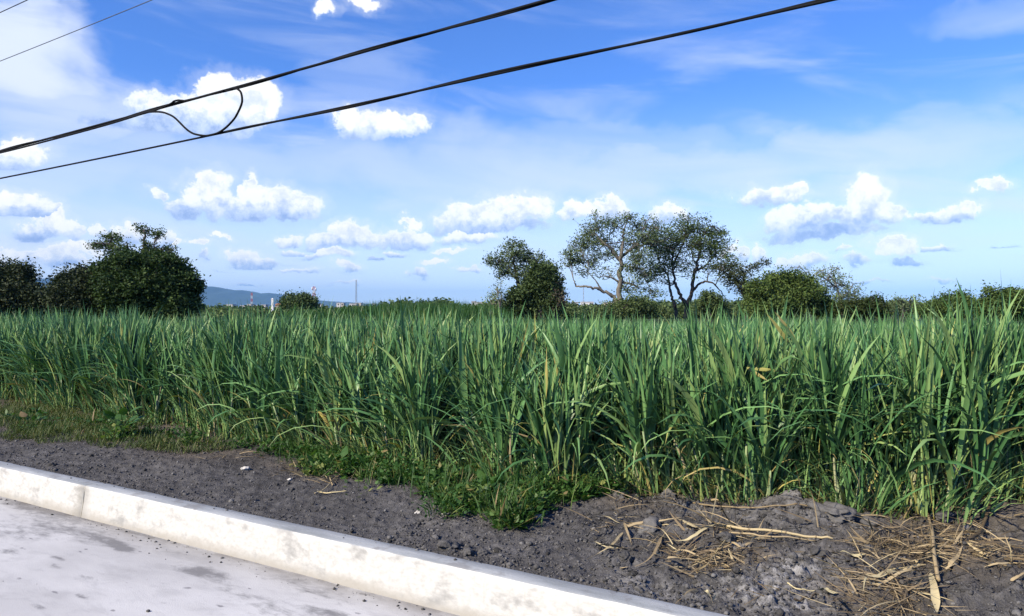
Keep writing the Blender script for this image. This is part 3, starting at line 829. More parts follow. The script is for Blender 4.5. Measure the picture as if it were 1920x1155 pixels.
tree('spreading_tree', 'tall airy tree with a pale trunk and a low limb reaching left', 'tree', 70,
     [(1085, 462, 20, 14), (1072, 478, 18, 12), (1100, 440, 20, 14), (1120, 422, 22, 13), (1150, 418, 20, 12, 1.1), (1175, 408, 16, 9, 1.1), (1195, 425, 18, 14), (1210, 445, 18, 16), (1130, 445, 22, 12, .8), (1112, 462, 18, 12), (1090, 492, 22, 12, .9), (1062, 492, 12, 8, .9), (1120, 482, 22, 10, .8), (1147, 470, 10, 10, 1.0), (1185, 455, 20, 14, .9), (1200, 478, 22, 16, .9), (1180, 500, 18, 14, .7), (1210, 510, 22, 16, .8), (1195, 540, 22, 12, .7), (1225, 550, 22, 10, .7), (1170, 545, 14, 10, .5), (1095, 510, 18, 7, .6), (1115, 404, 10, 6, .8), (1140, 512, 20, 8, .5), (1225, 455, 20, 15, .9), (1232, 425, 18, 11, .8), (1210, 410, 12, 6, .7), (1210, 455, 60, 42, .18), (1130, 455, 70, 42, .15), (1190, 505, 55, 32, .18), (1100, 485, 45, 30, .15)],
     [([(1160, 602), (1161, 560), (1162, 520), (1165, 480), (1168, 450), (1172, 425)], 0.33, 0.07), ([(1160, 572), (1148, 555), (1128, 545), (1105, 538), (1082, 536), (1076, 526)], 0.20, 0.05),
      ([(1128, 545), (1118, 528), (1102, 510)], 0.09, 0.03), ([(1162, 530), (1145, 520), (1125, 518)], 0.12, 0.03), ([(1165, 490), (1140, 462), (1118, 440)], 0.18, 0.05), ([(1166, 480), (1190, 462), (1205, 445)], 0.16, 0.05), ([(1164, 500), (1185, 500), (1205, 505)], 0.10, 0.03)],
     M['leaf_grey'], 'bark_pale', size=0.14, k=104, per=15, spread=0.28, seed=10, leaf_tone=0.58)
tree('spreading_tree', 'wide many stemmed tree with an umbrella crown right of the pale trunk tree', 'tree', 73,
     [(1250, 445, 26, 18), (1285, 425, 30, 14, 1.1), (1320, 435, 26, 16, 1.1), (1345, 455, 20, 14, 1.1), (1300, 455, 28, 14), (1262, 470, 26, 16), (1235, 470, 18, 18), (1290, 405, 18, 6, .7), (1240, 495, 22, 16, .9), (1270, 495, 24, 12, .9), (1300, 482, 20, 10, .6), (1340, 478, 14, 8, .7), (1358, 468, 8, 8, .9), (1318, 412, 12, 4, .5), (1225, 515, 14, 14, .8), (1250, 525, 12, 8, .5), (1335, 505, 14, 8, .5), (1228, 440, 14, 14), (1345, 438, 18, 10), (1360, 488, 16, 12, .9), (1375, 498, 14, 10, .8), (1325, 462, 18, 10, .9), (1280, 445, 26, 12), (1300, 450, 74, 36, .18), (1250, 505, 60, 30, .18), (1345, 500, 50, 34, .24), (1335, 478, 40, 20, .3)],
     [([(1288, 602), (1287, 575), (1276, 555), (1266, 530), (1262, 500), (1262, 475)], 0.24, 0.06), ([(1287, 575), (1296, 550), (1300, 520), (1308, 490), (1315, 460), (1312, 440)], 0.22, 0.06),
      ([(1266, 575), (1258, 552), (1254, 525), (1246, 500)], 0.17, 0.05), ([(1296, 548), (1315, 530), (1335, 530), (1350, 545), (1358, 556)], 0.13, 0.03), ([(1303, 510), (1322, 498), (1340, 480)], 0.12, 0.04), ([(1260, 498), (1275, 470), (1285, 445)], 0.12, 0.04), ([(1270, 600), (1266, 575)], 0.18, 0.16)],
     M['leaf_olive'], 'bark_dark', size=0.14, k=100, per=16, spread=0.29, seed=11, leaf_tone=0.56)
tree('airy_tree', 'drooping dull tree between the umbrella crown and the green rounded tree', 'tree', 71,
     [(1375, 510, 24, 14), (1395, 525, 24, 16), (1410, 498, 18, 9), (1435, 492, 8, 3, 1.2), (1378, 535, 20, 12, .8), (1400, 545, 20, 14), (1362, 520, 14, 12, .9), (1352, 500, 9, 8)],
     [([(1398, 602), (1398, 560), (1394, 530), (1400, 505)], 0.18, 0.05), ([(1394, 535), (1375, 520), (1362, 512)], 0.09, 0.03), ([(1400, 508), (1420, 496), (1438, 492)], 0.06, 0.02)],
     M['leaf_brown'], size=0.14, k=95, per=17, spread=0.26, seed=12, leaf_tone=0.6)
tree('rounded_tree', 'dense green rounded tree with layered foliage on the right', 'tree', 66,
     [(1460, 524, 24, 9, 1.3), (1478, 514, 14, 5, 1.2), (1500, 530, 26, 10, 1.2), (1430, 540, 26, 12, 1.2), (1468, 542, 34, 10, 1.2), (1515, 548, 32, 11, 1.2), (1425, 560, 28, 14, 1.1), (1480, 562, 46, 14, 1.1), (1538, 562, 24, 12), (1545, 578, 30, 12), (1450, 580, 60, 14), (1445, 518, 10, 5)],
     [([(1475, 602), (1475, 560), (1478, 540)], 0.3, 0.15)], M['leaf_green'], size=0.17, k=125, per=27, spread=0.3, seed=13, leaf_tone=0.66, shell=0.55)
tree('airy_tree', 'thin bluish grey tree leaning over the right end of the green rounded tree', 'tree', 69,
     [(1555, 515, 26, 12, .8), (1580, 530, 26, 14, .9), (1530, 512, 22, 9, .7), (1600, 550, 18, 14, .9), (1575, 552, 26, 14, .9), (1548, 535, 20, 10, .7), (1500, 508, 14, 6, .5), (1610, 565, 16, 12, .8), (1560, 502, 10, 5, .5)],
     [([(1582, 602), (1578, 565), (1568, 535), (1556, 515)], 0.15, 0.03), ([(1578, 560), (1592, 545), (1600, 530)], 0.08, 0.02), ([(1568, 538), (1545, 522), (1522, 512)], 0.07, 0.02)],
     M['leaf_grey'], 'bark_pale', size=0.13, k=95, per=12, spread=0.28, seed=14, leaf_tone=0.62)
tree('low_bush', 'low dark bush filling the gap right of the thin grey tree', 'bush', 64,
     [(1630, 576, 30, 12), (1600, 580, 30, 14), (1650, 580, 14, 8), (1638, 562, 10, 5, .6)], [([(1620, 602), (1622, 578)], 0.1, 0.05)], M['leaf_dark'], size=0.16, k=150, per=26, seed=15, leaf_tone=0.5)
tree('small_tree', 'small thin grey tree alone in the gap at right', 'tree', 80,
     [(1690, 566, 18, 9), (1702, 575, 16, 10), (1680, 576, 14, 10), (1715, 560, 4, 3), (1720, 570, 6, 4, .6)], [([(1694, 600), (1693, 575), (1692, 564)], 0.12, 0.04)], M['leaf_grey'], size=0.15, k=120, per=14, seed=16, leaf_tone=0.5)
tree('low_bush', 'low green bush left of the tall spear leaf at right', 'bush', 67,
     [(1790, 570, 32, 14), (1765, 578, 26, 11), (1810, 575, 22, 16), (1740, 582, 18, 8), (1796, 556, 14, 6)], [([(1790, 602), (1790, 575)], 0.12, 0.06)], M['leaf_green'], size=0.16, k=140, per=26, seed=17, leaf_tone=0.6)
tree('rounded_tree', 'flat topped green tree at the right edge of the photo', 'tree', 65,
     [(1885, 562, 36, 14, 1.2), (1915, 560, 40, 14, 1.2), (1870, 575, 30, 16), (1920, 580, 45, 18), (1848, 580, 20, 12), (1852, 543, 7, 3, .8), (1960, 565, 40, 20)], [([(1895, 602), (1893, 575)], 0.2, 0.1), ([(1893, 580), (1870, 562), (1850, 545)], 0.06, 0.02)],
     M['leaf_green'], size=0.17, k=135, per=27, seed=18, leaf_tone=0.62)
tree('round_bush', 'round brownish bush under the umbrella crown', 'bush', 88,
     [(1333, 565, 20, 12, 1.3), (1328, 555, 12, 6), (1345, 575, 22, 12), (1320, 575, 16, 10)], [([(1333, 600), (1333, 570)], 0.15, 0.06)], M['leaf_olive'], size=0.2, k=170, per=24, seed=19, leaf_tone=0.5)
tree('low_bush', 'olive bush heaped around the foot of the pale trunk', 'bush', 68,
     [(1160, 580, 30, 12, 1.2), (1140, 588, 26, 10), (1185, 578, 26, 14), (1195, 565, 16, 9), (1215, 580, 20, 10)], [([(1162, 602), (1162, 582)], 0.08, 0.05)], M['leaf_olive'], size=0.15, k=140, per=26, seed=20, leaf_tone=0.55)

# far woodland reads as one mass
def build_woodland():
    r = np.random.default_rng(77); acc = Acc()
    for k in range(430):
        Y = r.uniform(170, 460) if k % 3 else r.uniform(95, 170)
        px = r.uniform(-350, 2250)
        top = 570 + r.normal(0, 3.0) + (4 if Y < 170 else 0)
        if 370 < px < 720: top += 14 + (2 if Y < 250 else 0)
        if 860 < px < 920 or 1065 < px < 1155: top += 9
        hw = r.uniform(10, 34)
        m = Y / F; c = at(px, (top + 590) / 2 + 1, Y); h = (590 - top) / 2 * m + 0.1
        n = int(26 + hw * 1.2)
        cc = c + pick_in(r, n, 0.5) * np.array([hw * m, hw * m * 0.7, h])
        cc[:, 2] = np.maximum(cc[:, 2], -0.3)
        leaf_cloud(acc, r, cc, 9, 0.0035 * Y, 0.0036 * Y, np.clip(r.normal(0.42, 0.2) + r.normal(0, 0.12, n), 0, 1))
    o = put('distant_woodland', acc.mesh('distant_woodland', M['leaf_olive']))
    tagit(o, 'low dark belt of woodland along the horizon behind the field', 'woodland', kind='stuff')


build_woodland()


def build_tall_grass():
    r = np.random.default_rng(78); acc = Acc()
    n = 5200
    px = r.uniform(520, 955, n); Y = r.uniform(24, 40, n)
    top = np.interp(px, [520, 560, 640, 700, 800, 900, 955], [594, 588, 580, 569, 566, 570, 584]) + r.normal(0, 3.0, n) - np.where(r.uniform(size=n) < 0.05, r.uniform(2, 8, n), 0)
    X = (px - 960) * Y / F; ztop = EYE + (HY - top) * Y / F; z0 = land_z(X, Y)
    L = (ztop - z0) * 1.03
    blades(acc, np.stack([X, Y, z0], 1), r.uniform(0, 6.28, n), r.uniform(0, 0.10, n), r.uniform(0.0, 0.45, n), L, r.uniform(0.02, 0.05, n), np.clip(r.normal(0.33, 0.14, n), 0, 0.8), 4, r.normal(0, 0.6, n), r.normal(0, 0.6, n), fat=False)
    m = 5000
    px = r.uniform(530, 945, m); Y = r.uniform(24, 40, m); X = (px - 960) * Y / F
    b = np.stack([X, Y, land_z(X, Y) + r.uniform(0.5, 1.55, m)], 1)
    blades(acc, b, r.uniform(0, 6.28, m), r.uniform(0.1, 0.8, m), r.uniform(0.3, 1.5, m), r.uniform(0.3, 0.7, m), r.uniform(0.02, 0.05, m), np.clip(r.normal(0.30, 0.16, m), 0, 0.8), 3, r.normal(0, 0.6, m), r.normal(0, 0.6, m), fat=False)
    o = put('tall_grass', acc.mesh('tall_grass', M['weed']))
    tagit(o, 'patch of taller darker grass swelling above the cane left of centre', 'tall grass', kind='stuff')


build_tall_grass()

# ------------------------------------------------------------------ far town and hills
M['house_white'] = plain_mat('white_render', (0.74, 0.73, 0.70), 0.8, 0.1, 0.5)
M['house_grey'] = plain_mat('grey_block_wall', (0.50, 0.49, 0.47), 0.85, 0.15, 0.5)
M['house_cream'] = plain_mat('cream_render', (0.72, 0.66, 0.54), 0.8, 0.12, 0.5)
M['house_brick'] = plain_mat('red_brick', (0.42, 0.20, 0.14), 0.85, 0.2, 0.8)
M['roof_flat'] = plain_mat('flat_roof', (0.55, 0.53, 0.50), 0.9, 0.15, 0.5)
M['roof_tile'] = plain_mat('clay_tile', (0.40, 0.17, 0.10), 0.9, 0.2, 1.5)
M['window'] = plain_mat('dark_window', (0.05, 0.06, 0.08), 0.2, 0.2, 1.0)
M['steel'] = plain_mat('galvanised_steel', (0.30, 0.31, 0.33), 0.5, 0.15, 2.0, 0.6)
M['mast_red'] = plain_mat('mast_red_paint', (0.60, 0.09, 0.05), 0.5, 0.1, 2.0)
M['mast_white'] = plain_mat('mast_white_paint', (0.78, 0.78, 0.78), 0.5, 0.1, 2.0)


def mesh_box(name, x0, x1, y0, y1, z0, z1, mat, parent):
    a = Acc(); box(a, x0, x1, y0, y1, z0, z1)
    return put(name, a.mesh(name, mat, False), parent)


def house(px0, px1, ptop, Y, wall, roof, label, pbase=588, depth=8.0):
    x0 = (px0 - 960) * Y / F; x1 = (px1 - 960) * Y / F; zt = EYE + (HY - ptop) * Y / F; zb = -0.8
    cx = (x0 + x1) / 2; w = (x1 - x0) / 2; h = zt - zb
    e = empty('house', (cx, Y, zb), label, 'house', 'houses of the far town')
    mesh_box('wall', -w, w, 0, depth, 0, h - 0.35, M[wall], e)
    if roof == 'roof_tile':
        a = Acc()
        V = [(-w - .4, -.4, h - 0.345), (w + .4, -.4, h - 0.345), (w + .4, depth + .4, h - 0.345), (-w - .4, depth + .4, h - 0.345), (-w - .4, depth / 2, h + 0.9), (w + .4, depth / 2, h + 0.9)]
        a.add(V, [(0, 1, 5, 4), (2, 3, 4, 5), (3, 2, 1, 0)], [(0, 4, 3), (1, 2, 5)])
        put('roof', a.mesh('roof', M['roof_tile'], False), e)
    else:
        mesh_box('roof', -w - .25, w + .25, -.25, depth + .25, h - 0.345, h, M['roof_flat'], e)
    n = max(1, int(2 * w / 4.2))
    floors = [h - 2.3] + ([h - 5.2] if h > 6.5 else [])
    for i in range(n):
        for z in floors:
            c = -w + 2 * w * (i + 0.5) / n
            mesh_box('window', c - .65, c + .65, -0.06, 0.1, z, z + 1.2, M['window'], e)


HS = [(424, 436, 570.5, 620, 'house_white', 'roof_flat', 'small white house leftmost in the far town below the hills'),
      (450, 464, 572.5, 560, 'house_white', 'roof_flat', 'long low white house below the middle of the hills'),
      (463, 471, 570, 640, 'house_cream', 'roof_flat', 'narrow cream house touching the long low white house'),
      (476, 484, 572, 600, 'house_white', 'roof_flat', 'little white house between the long low house and the white post'),
      (489, 498, 571, 680, 'house_grey', 'roof_flat', 'grey house just left of the white post'),
      (516, 524, 571, 640, 'house_brick', 'roof_tile', 'brick house with tiled roof just right of the white post'),
      (516, 536, 575, 560, 'house_white', 'roof_flat', 'wide white house partly behind the small dark round tree'),
      (578, 588, 579, 480, 'house_white', 'roof_flat', 'white house peeping under the right side of the small dark round tree'),
      (592, 603, 570, 620, 'house_white', 'roof_flat', 'white house below the red and white mast'),
      (598, 602, 577, 500, 'house_cream', 'roof_flat', 'cream house low in front of the mast house'),
      (631, 638, 567.5, 700, 'house_white', 'roof_flat', 'tall white house left of the thin grey mast'),
      (639, 644, 567.5, 640, 'house_cream', 'roof_flat', 'cream house beside the tall white one'),
      (655, 668, 569, 600, 'house_white', 'roof_flat', 'wide white house at the foot of the thin grey mast'),
      (666, 677, 567.5, 680, 'house_cream', 'roof_flat', 'cream two storey house right of the thin grey mast'),
      (698, 703, 569, 640, 'house_white', 'roof_flat', 'small white house far right of the thin grey mast'),
      (884, 892, 564.5, 640, 'house_grey', 'roof_flat', 'grey house left of the sparse grey green tree'),
      (889, 906, 566, 560, 'house_white', 'roof_flat', 'bright white house left of the sparse grey green tree'),
      (1074, 1084, 566, 680, 'house_grey', 'roof_flat', 'grey house seen between the stump and the pale trunk'),
      (1090, 1113, 565.5, 600, 'house_white', 'roof_flat', 'wide white house seen under the low limb of the tall tree'),
      (1134, 1151, 566.5, 620, 'house_cream', 'roof_flat', 'cream house seen just left of the pale trunk'),
      (1376, 1386, 566, 560, 'house_white', 'roof_flat', 'white house right of the round brownish bush')]
for h_ in HS: house(*h_)

def lattice(px, ptop, Y, w0, w1, label, mats, nseg=10):
    x = (px - 960) * Y / F; zt = EYE + (HY - ptop) * Y / F; zb = -0.5; H = zt - zb
    e = empty('radio_mast', (x, Y, zb), label, 'mast')
    for k in range(nseg):
        a = Acc(); z0 = H * k / nseg; z1 = H * (k + 1) / nseg
        wa = w0 + (w1 - w0) * k / nseg; wb = w0 + (w1 - w0) * (k + 1) / nseg
        c = [(-1, -1), (1, -1), (1, 1), (-1, 1)]
        th = 0.10 if w0 > 1 else 0.08
        for i in range(4):
            p, q = c[i], c[(i + 1) % 4]
            tube(a, [(p[0] * wa, p[1] * wa, z0), (p[0] * wb, p[1] * wb, z1)], th, 4)
            tube(a, [(p[0] * wa, p[1] * wa, z0), (q[0] * wb, q[1] * wb, z1)], th * 0.6, 4)
            tube(a, [(p[0] * wb, p[1] * wb, z1), (q[0] * wb, q[1] * wb, z1)], th * 0.6, 4)
        put('mast_section', a.mesh('mast_section', M[mats[k % len(mats)]], False), e)
    return e, H


e, H = lattice(589, 537, 620, 1.7, 0.7, 'red and white lattice mast above the small dark round tree', ['mast_red', 'mast_white'], 7)
for k, (dx, dz) in enumerate(((-1.5, -2.0), (1.5, -2.4), (0.2, -5.0))):
    a = Acc(); tube(a, [(dx, -0.3, H + dz - 1.2), (dx, -0.3, H + dz + 1.2)], 0.55, 8); put('antenna_panel', a.mesh('antenna_panel', M['mast_white']), e)
lattice(668, 525, 640, 0.55, 0.40, 'thin grey lattice mast right of the hills', ['steel'], 8)
lattice(1094, 537, 640, 0.45, 0.30, 'thin grey mast seen under the low limb of the tall tree', ['steel'], 6)
lattice(472, 549, 680, 0.7, 0.5, 'short red and white mast in front of the hills', ['mast_white', 'mast_red'], 6)
# white post
e = empty('gate_post', ((511 - 960) * 170 / F, 170, -0.5), 'white square post standing behind the field below the hills', 'post')
mesh_box('shaft', -0.24, 0.24, -0.24, 0.24, 0, EYE + (HY - 561) * 170 / F + 0.5, M['mast_white'], e)
zt = EYE + (HY - 561) * 170 / F + 0.5
a = Acc(); a.add([(-.3, -.3, zt + .003), (.3, -.3, zt + .003), (.3, .3, zt + .003), (-.3, .3, zt + .003), (0, 0, zt + 0.28)], [(3, 2, 1, 0)], [(0, 1, 4), (1, 2, 4), (2, 3, 4), (3, 0, 4)])
put('post_cap', a.mesh('post_cap', M['house_white'], False), e)


def build_hills():
    px = np.linspace(-900, 760, 220)
    ridge = np.interp(px, [-900, -600, -300, -100, 60, 120, 200, 300, 370, 395, 408, 425, 440, 452, 465, 480, 500, 515, 530, 560, 600, 650, 720, 760],
                      [540, 534, 530, 528, 524, 522, 530, 538, 538, 536.5, 538, 543.5, 544, 543, 547, 549, 548.5, 551, 556, 562, 564, 567, 571, 574])
    ridge = ridge - (fbm(px / 22.0, px * 0 + 1.7, 4, 63) - 0.5) * 7.0
    Y0 = np.linspace(12500, 20000, 26)
    PX, YY = np.meshgrid(px, Y0)
    f = (YY - 12500) / 7500
    prof = np.where(f < 0.35, sstep(0, 0.35, f), 1 - 0.9 * sstep(0.35, 1, f))
    Yr = 12500 + 0.35 * 7500
    Hh = EYE + (HY - ridge) * Yr / F
    X = (PX - 960) / F * Yr
    nz = fbm(X / 700, YY / 700, 5, 61) - 0.5
    Z = Hh[None] * prof * (1 + 0.0 * nz) + nz * 130 * np.sin(np.pi * np.clip(f / 0.35, 0, 1)) * (f < 0.35)
    Z = np.where(f == 0, -5, np.maximum(Z, -5))
    V = np.stack([X, YY, Z], -1).reshape(-1, 3)
    n = len(px); i = np.arange(len(Y0) - 1)[:, None] * n; j = np.arange(n - 1)[None]
    Q = np.stack([i + j, i + j + 1, i + n + j + 1, i + n + j], -1).reshape(-1, 4)
    o = put('hills', make_mesh('hills', V, Q, None, None, True, [M['hill']]))
    tagit(o, 'blue distant hills at left', 'hills', kind='structure')


M['hill'] = plain_mat('wooded_hillside', (0.030, 0.055, 0.040), 1.0, 0.3, 0.003)
build_hills()

# ------------------------------------------------------------------ overhead cables, in the vertical plane u = 5.5 above the field edge
UC = 5.5
def on_plane(px, py, U=UC):
    a = (px - 960) / F; Y = U / (NX * a + NY)
    return np.array([a * Y, Y, EYE + (HY - py) / F * Y])


def cable_path(pix, n, U=UC, ext=14.0):
    P = np.array([on_plane(x, y, U) for x, y in pix])
    d = P[:, 0] * -DX + P[:, 1] * -DY            # distance along the run
    c = np.polyfit(d, P[:, 2], 2)
    D = np.linspace(d.min() - ext, d.max() + ext, n)
    return np.stack([-DX * D + NX * U, -DY * D + NY * U, np.polyval(c, D)], 1)


def twist(path, rad, turns, phase):
    t = np.linspace(0, 1, len(path)); a = t * turns * 2 * np.pi + phase
    off = rad * (np.cos(a)[:, None] * np.array([NX, NY, 0]) + np.sin(a)[:, None] * np.array([0, 0, 1]))
    return path + off


def slack(pts, r, name, parent, n=60, U=UC, dU=0.0):
    a = Acc(); tube(a, smooth_path([on_plane(x, y, U - dU) for x, y in pts], n), r, 7)
    return put(name, a.mesh(name, M['cable']), parent)


root = empty('overhead_cable', (0, 0, 0), 'upper thick black overhead cable with a slack loop hanging from it', 'cable', 'cables over the field edge')
p = cable_path([(0, 283), (160, 244), (330, 194), (480, 152), (640, 109), (820, 59), (1030, 0)], 260)
a = Acc(); tube(a, p, 0.0135, 8); put('cable_strand', a.mesh('cable_strand', M['cable']), root)
a = Acc(); tube(a, twist(p, 0.017, 11, 0.3), 0.009, 6); put('lashed_strand', a.mesh('lashed_strand', M['cable']), root)
slack([(-60, 300.5), (20, 282), (120, 256), (200, 234), (262, 215), (277, 210.5), (291, 209.5), (305, 210.5), (318, 215), (329, 222), (346, 239), (356, 247), (366, 251.5), (384, 254.5), (398, 252.5), (409, 249), (420, 242), (431, 232), (441, 220), (448, 207), (453, 195), (454, 186), (452, 174), (447, 168), (440, 165.5), (430, 167)], 0.012, 'slack_loop', root, 140, dU=0.03)
slack([(240, 221), (290, 207), (318, 195.5), (326, 190), (334, 188), (342, 188.5), (352, 188.5), (380, 181), (420, 170)], 0.011, 'slack_kink', root, 50, dU=0.03)
root = empty('overhead_cable', (0, 0, 0), 'lower thick black overhead cable running just under the looped one', 'cable', 'cables over the field edge')
p = cable_path([(0, 335), (200, 294), (400, 252.5), (640, 202), (870, 152), (1100, 104), (1300, 57), (1555, 0)], 260)
a = Acc(); tube(a, p, 0.011, 8); put('cable_strand', a.mesh('cable_strand', M['cable']), root)
p2 = cable_path([(400, 254), (640, 203.5), (780, 173), (850, 156), (872, 149), (890, 145.5), (915, 141.5), (1100, 102.5), (1300, 55), (1555, -2.5)], 220)
k0 = np.argmin(np.abs(p2[:, 0] - on_plane(400, 254)[0]))
a = Acc(); tube(a, twist(p2[k0:], 0.013, 6, 1.2), 0.0115, 7); put('lashed_strand', a.mesh('lashed_strand', M['cable']), root)
for lab, pix, U, rr, mm in (('thin pale grey wire crossing the upper left sky', [(0, 115), (90, 79), (190, 39), (285, 0)], 7.5, 0.0075, 'wire'), ('thin dark wire cutting the top left corner of the sky', [(-90, 66), (0, 24), (52, 0)], 7.5, 0.009, 'cable')):
    p = cable_path(pix, 120, U)
    a = Acc(); tube(a, p, rr, 6)
    tagit(put('overhead_wire', a.mesh('overhead_wire', M[mm])), lab, 'wire')

# ------------------------------------------------------------------ verge cover
def px_ellipse(r, n, cx, cy, rx, ry):
    a = r.uniform(0, 2 * np.pi, n); q = np.sqrt(r.uniform(size=n))
    px = cx + rx * q * np.cos(a); py = cy + ry * q * np.sin(a)
    Y = (EYE - 0.27) * F / (py - HY); X = (px - 960) * Y / F
    s, u = su(X, Y); u = np.maximum(u, 3.60)
    X, Y = xy(s, u)
    return X, Y, verge_z(s, u), s, u


def build_weeds():
    r = np.random.default_rng(41); acc = Acc()
    areas = [(575, 866, 60, 14, 45), (650, 882, 70, 18, 62), (730, 903, 66, 19, 70), (810, 924, 66, 19, 74), (885, 944, 62, 18, 70), (955, 962, 60, 17, 70), (1030, 952, 66, 18, 60), (1100, 934, 55, 17, 48), (1000, 925, 110, 20, 70),
             (860, 905, 110, 18, 62), (960, 985, 36, 8, 18), (690, 925, 40, 8, 10), (860, 965, 60, 9, 16), (250, 820, 70, 14, 36), (120, 800, 120, 18, 46), (330, 830, 60, 12, 16), (1795, 1105, 12, 6, 2), (1340, 942, 160, 12, 20), (1880, 950, 60, 10, 10), (520, 850, 50, 14, 28), (400, 840, 80, 10, 18)]
    for cx, cy, rx, ry, n in areas:
        X, Y, Z, s, u = px_ellipse(r, n, cx, cy, rx, ry)
        keep = fbm(X * 3.6, Y * 3.6, 3, 95) > r.uniform(0.38, 0.60, n)
        X, Y, Z, s, u = X[keep], Y[keep], Z[keep], s[keep], u[keep]; n = len(X)
        if n == 0: continue
        H = r.uniform(0.04, 0.22, n) * (0.6 if cy > 1000 else 1.0) * (0.6 + 0.8 * fbm(X * 2.5, Y * 2.5, 2, 96))
        big = np.where(r.uniform(size=n) < 0.22, 1.7, 1.0) * r.uniform(0.7, 1.1, n)
        nl = 38
        tc = np.clip(r.normal(0.46, 0.17, n), 0.05, 0.78)
        X, Y, Z, H, tc, big = [np.repeat(v, nl) for v in (X, Y, Z, H, tc, big)]
        m = len(X); a = r.uniform(0, 2 * np.pi, m); rr = r.uniform(0.0, 1.0, m) ** 0.6 * (0.05 + 0.45 * H)
        b = np.stack([X + rr * np.cos(a), Y + rr * np.sin(a), Z + H * r.uniform(0.0, 1.0, m) * (1 - 0.4 * rr / 0.14)], 1)
        tone = np.clip(tc + r.normal(0, 0.10, m), 0, 1); tone = np.where(r.uniform(size=m) < 0.025, r.uniform(0.8, 1, m), tone)
        kind = np.repeat(r.choice(3, n, p=[0.6, 0.22, 0.18]), nl)
        for kd, (l0, l1, w0, w1, t0, t1, d1) in enumerate([(0.022, 0.052, 0.012, 0.028, 0.5, 1.6, 0.7), (0.07, 0.19, 0.005, 0.011, 0.1, 1.0, 1.3), (0.045, 0.085, 0.028, 0.050, 0.6, 1.5, 0.8)]):
            s_ = (kind == kd) & (r.uniform(size=m) < (1.0, 0.6, 0.45)[kd]); c_ = int(s_.sum())
            if c_ == 0: continue
            bb = b[s_].copy()
            if kd == 1: bb[:, 2] -= 0.6 * (bb[:, 2] - Z[s_])
            blades(acc, bb, (a + r.normal(0, 0.9, m))[s_], r.uniform(t0, t1, c_), r.uniform(-0.2, d1, c_), big[s_] * r.uniform(l0, l1, c_), big[s_] * r.uniform(w0, w1, c_), np.clip(tone[s_] + (0, 0.12, 0.05)[kd], 0, 1), 3, r.normal(0, 0.4, c_), None, 0.18, prof=oval)
        k = n * 2; X2, Y2, Z2, s2, u2 = px_ellipse(r, k, cx, cy, rx, ry)
        blades(acc, np.stack([X2, Y2, Z2], 1), r.uniform(0, 6.28, k), r.uniform(0, 0.7, k), r.uniform(0, 1.0, k), r.uniform(0.10, 0.32, k), r.uniform(0.003, 0.008, k), np.clip(r.normal(0.5, 0.2, k), 0, 1), 3, fat=False)
    o = put('ground_weeds', acc.mesh('ground_weeds', M['weed']))
    tagit(o, 'low leafy green weeds spilling from the cane onto the dark soil', 'weeds', kind='stuff')


build_weeds()


def build_turf():
    r = np.random.default_rng(42); acc = Acc()
    for cx, cy, rx, ry, n in [(20, 795, 150, 28, 9000), (140, 805, 120, 26, 7000), (250, 828, 90, 16, 2600), (350, 838, 90, 13, 1500), (-60, 780, 140, 26, 4000), (40, 768, 140, 13, 5200), (200, 792, 120, 12, 2600)]:
        X, Y, Z, s, u = px_ellipse(r, n, cx, cy, rx, ry)
        cl = fbm(X * 5, Y * 5, 3, 91)
        k = cl > r.uniform(0.22, 0.50, n)
        X, Y, Z, cl = X[k], Y[k], Z[k], cl[k]; m = len(X)
        blades(acc, np.stack([X, Y, Z - 0.005], 1), r.uniform(0, 6.28, m), r.uniform(0.1, 1.2, m), r.uniform(0.0, 1.0, m), r.uniform(0.035, 0.11, m) * (0.6 + cl), r.uniform(0.004, 0.010, m), np.clip(r.normal(0.42, 0.22, m), 0, 1), 2, fat=False)
    # a ragged fringe of grass and dead blades along the whole foot of the cane
    n = 2400
    s = r.uniform(-2.5, 15, n); u = np.array([cane_front(v) for v in s]) + r.normal(-0.04, 0.12, n)
    X, Y = xy(s, u)
    dead = r.uniform(size=n) < 0.42
    blades(acc, np.stack([X, Y, verge_z(s, u) - 0.005], 1), r.uniform(0, 6.28, n), r.uniform(0.1, 1.3, n), r.uniform(0.1, 1.3, n), r.uniform(0.08, 0.34, n), r.uniform(0.004, 0.011, n), np.where(dead, r.uniform(0.78, 1, n), r.uniform(0.45, 0.75, n)), 3, fat=False)
    o = put('verge_grass', acc.mesh('verge_grass', M['turf']))
    tagit(o, 'short olive grass and dead blades along the foot of the cane', 'grass', kind='stuff')


build_turf()


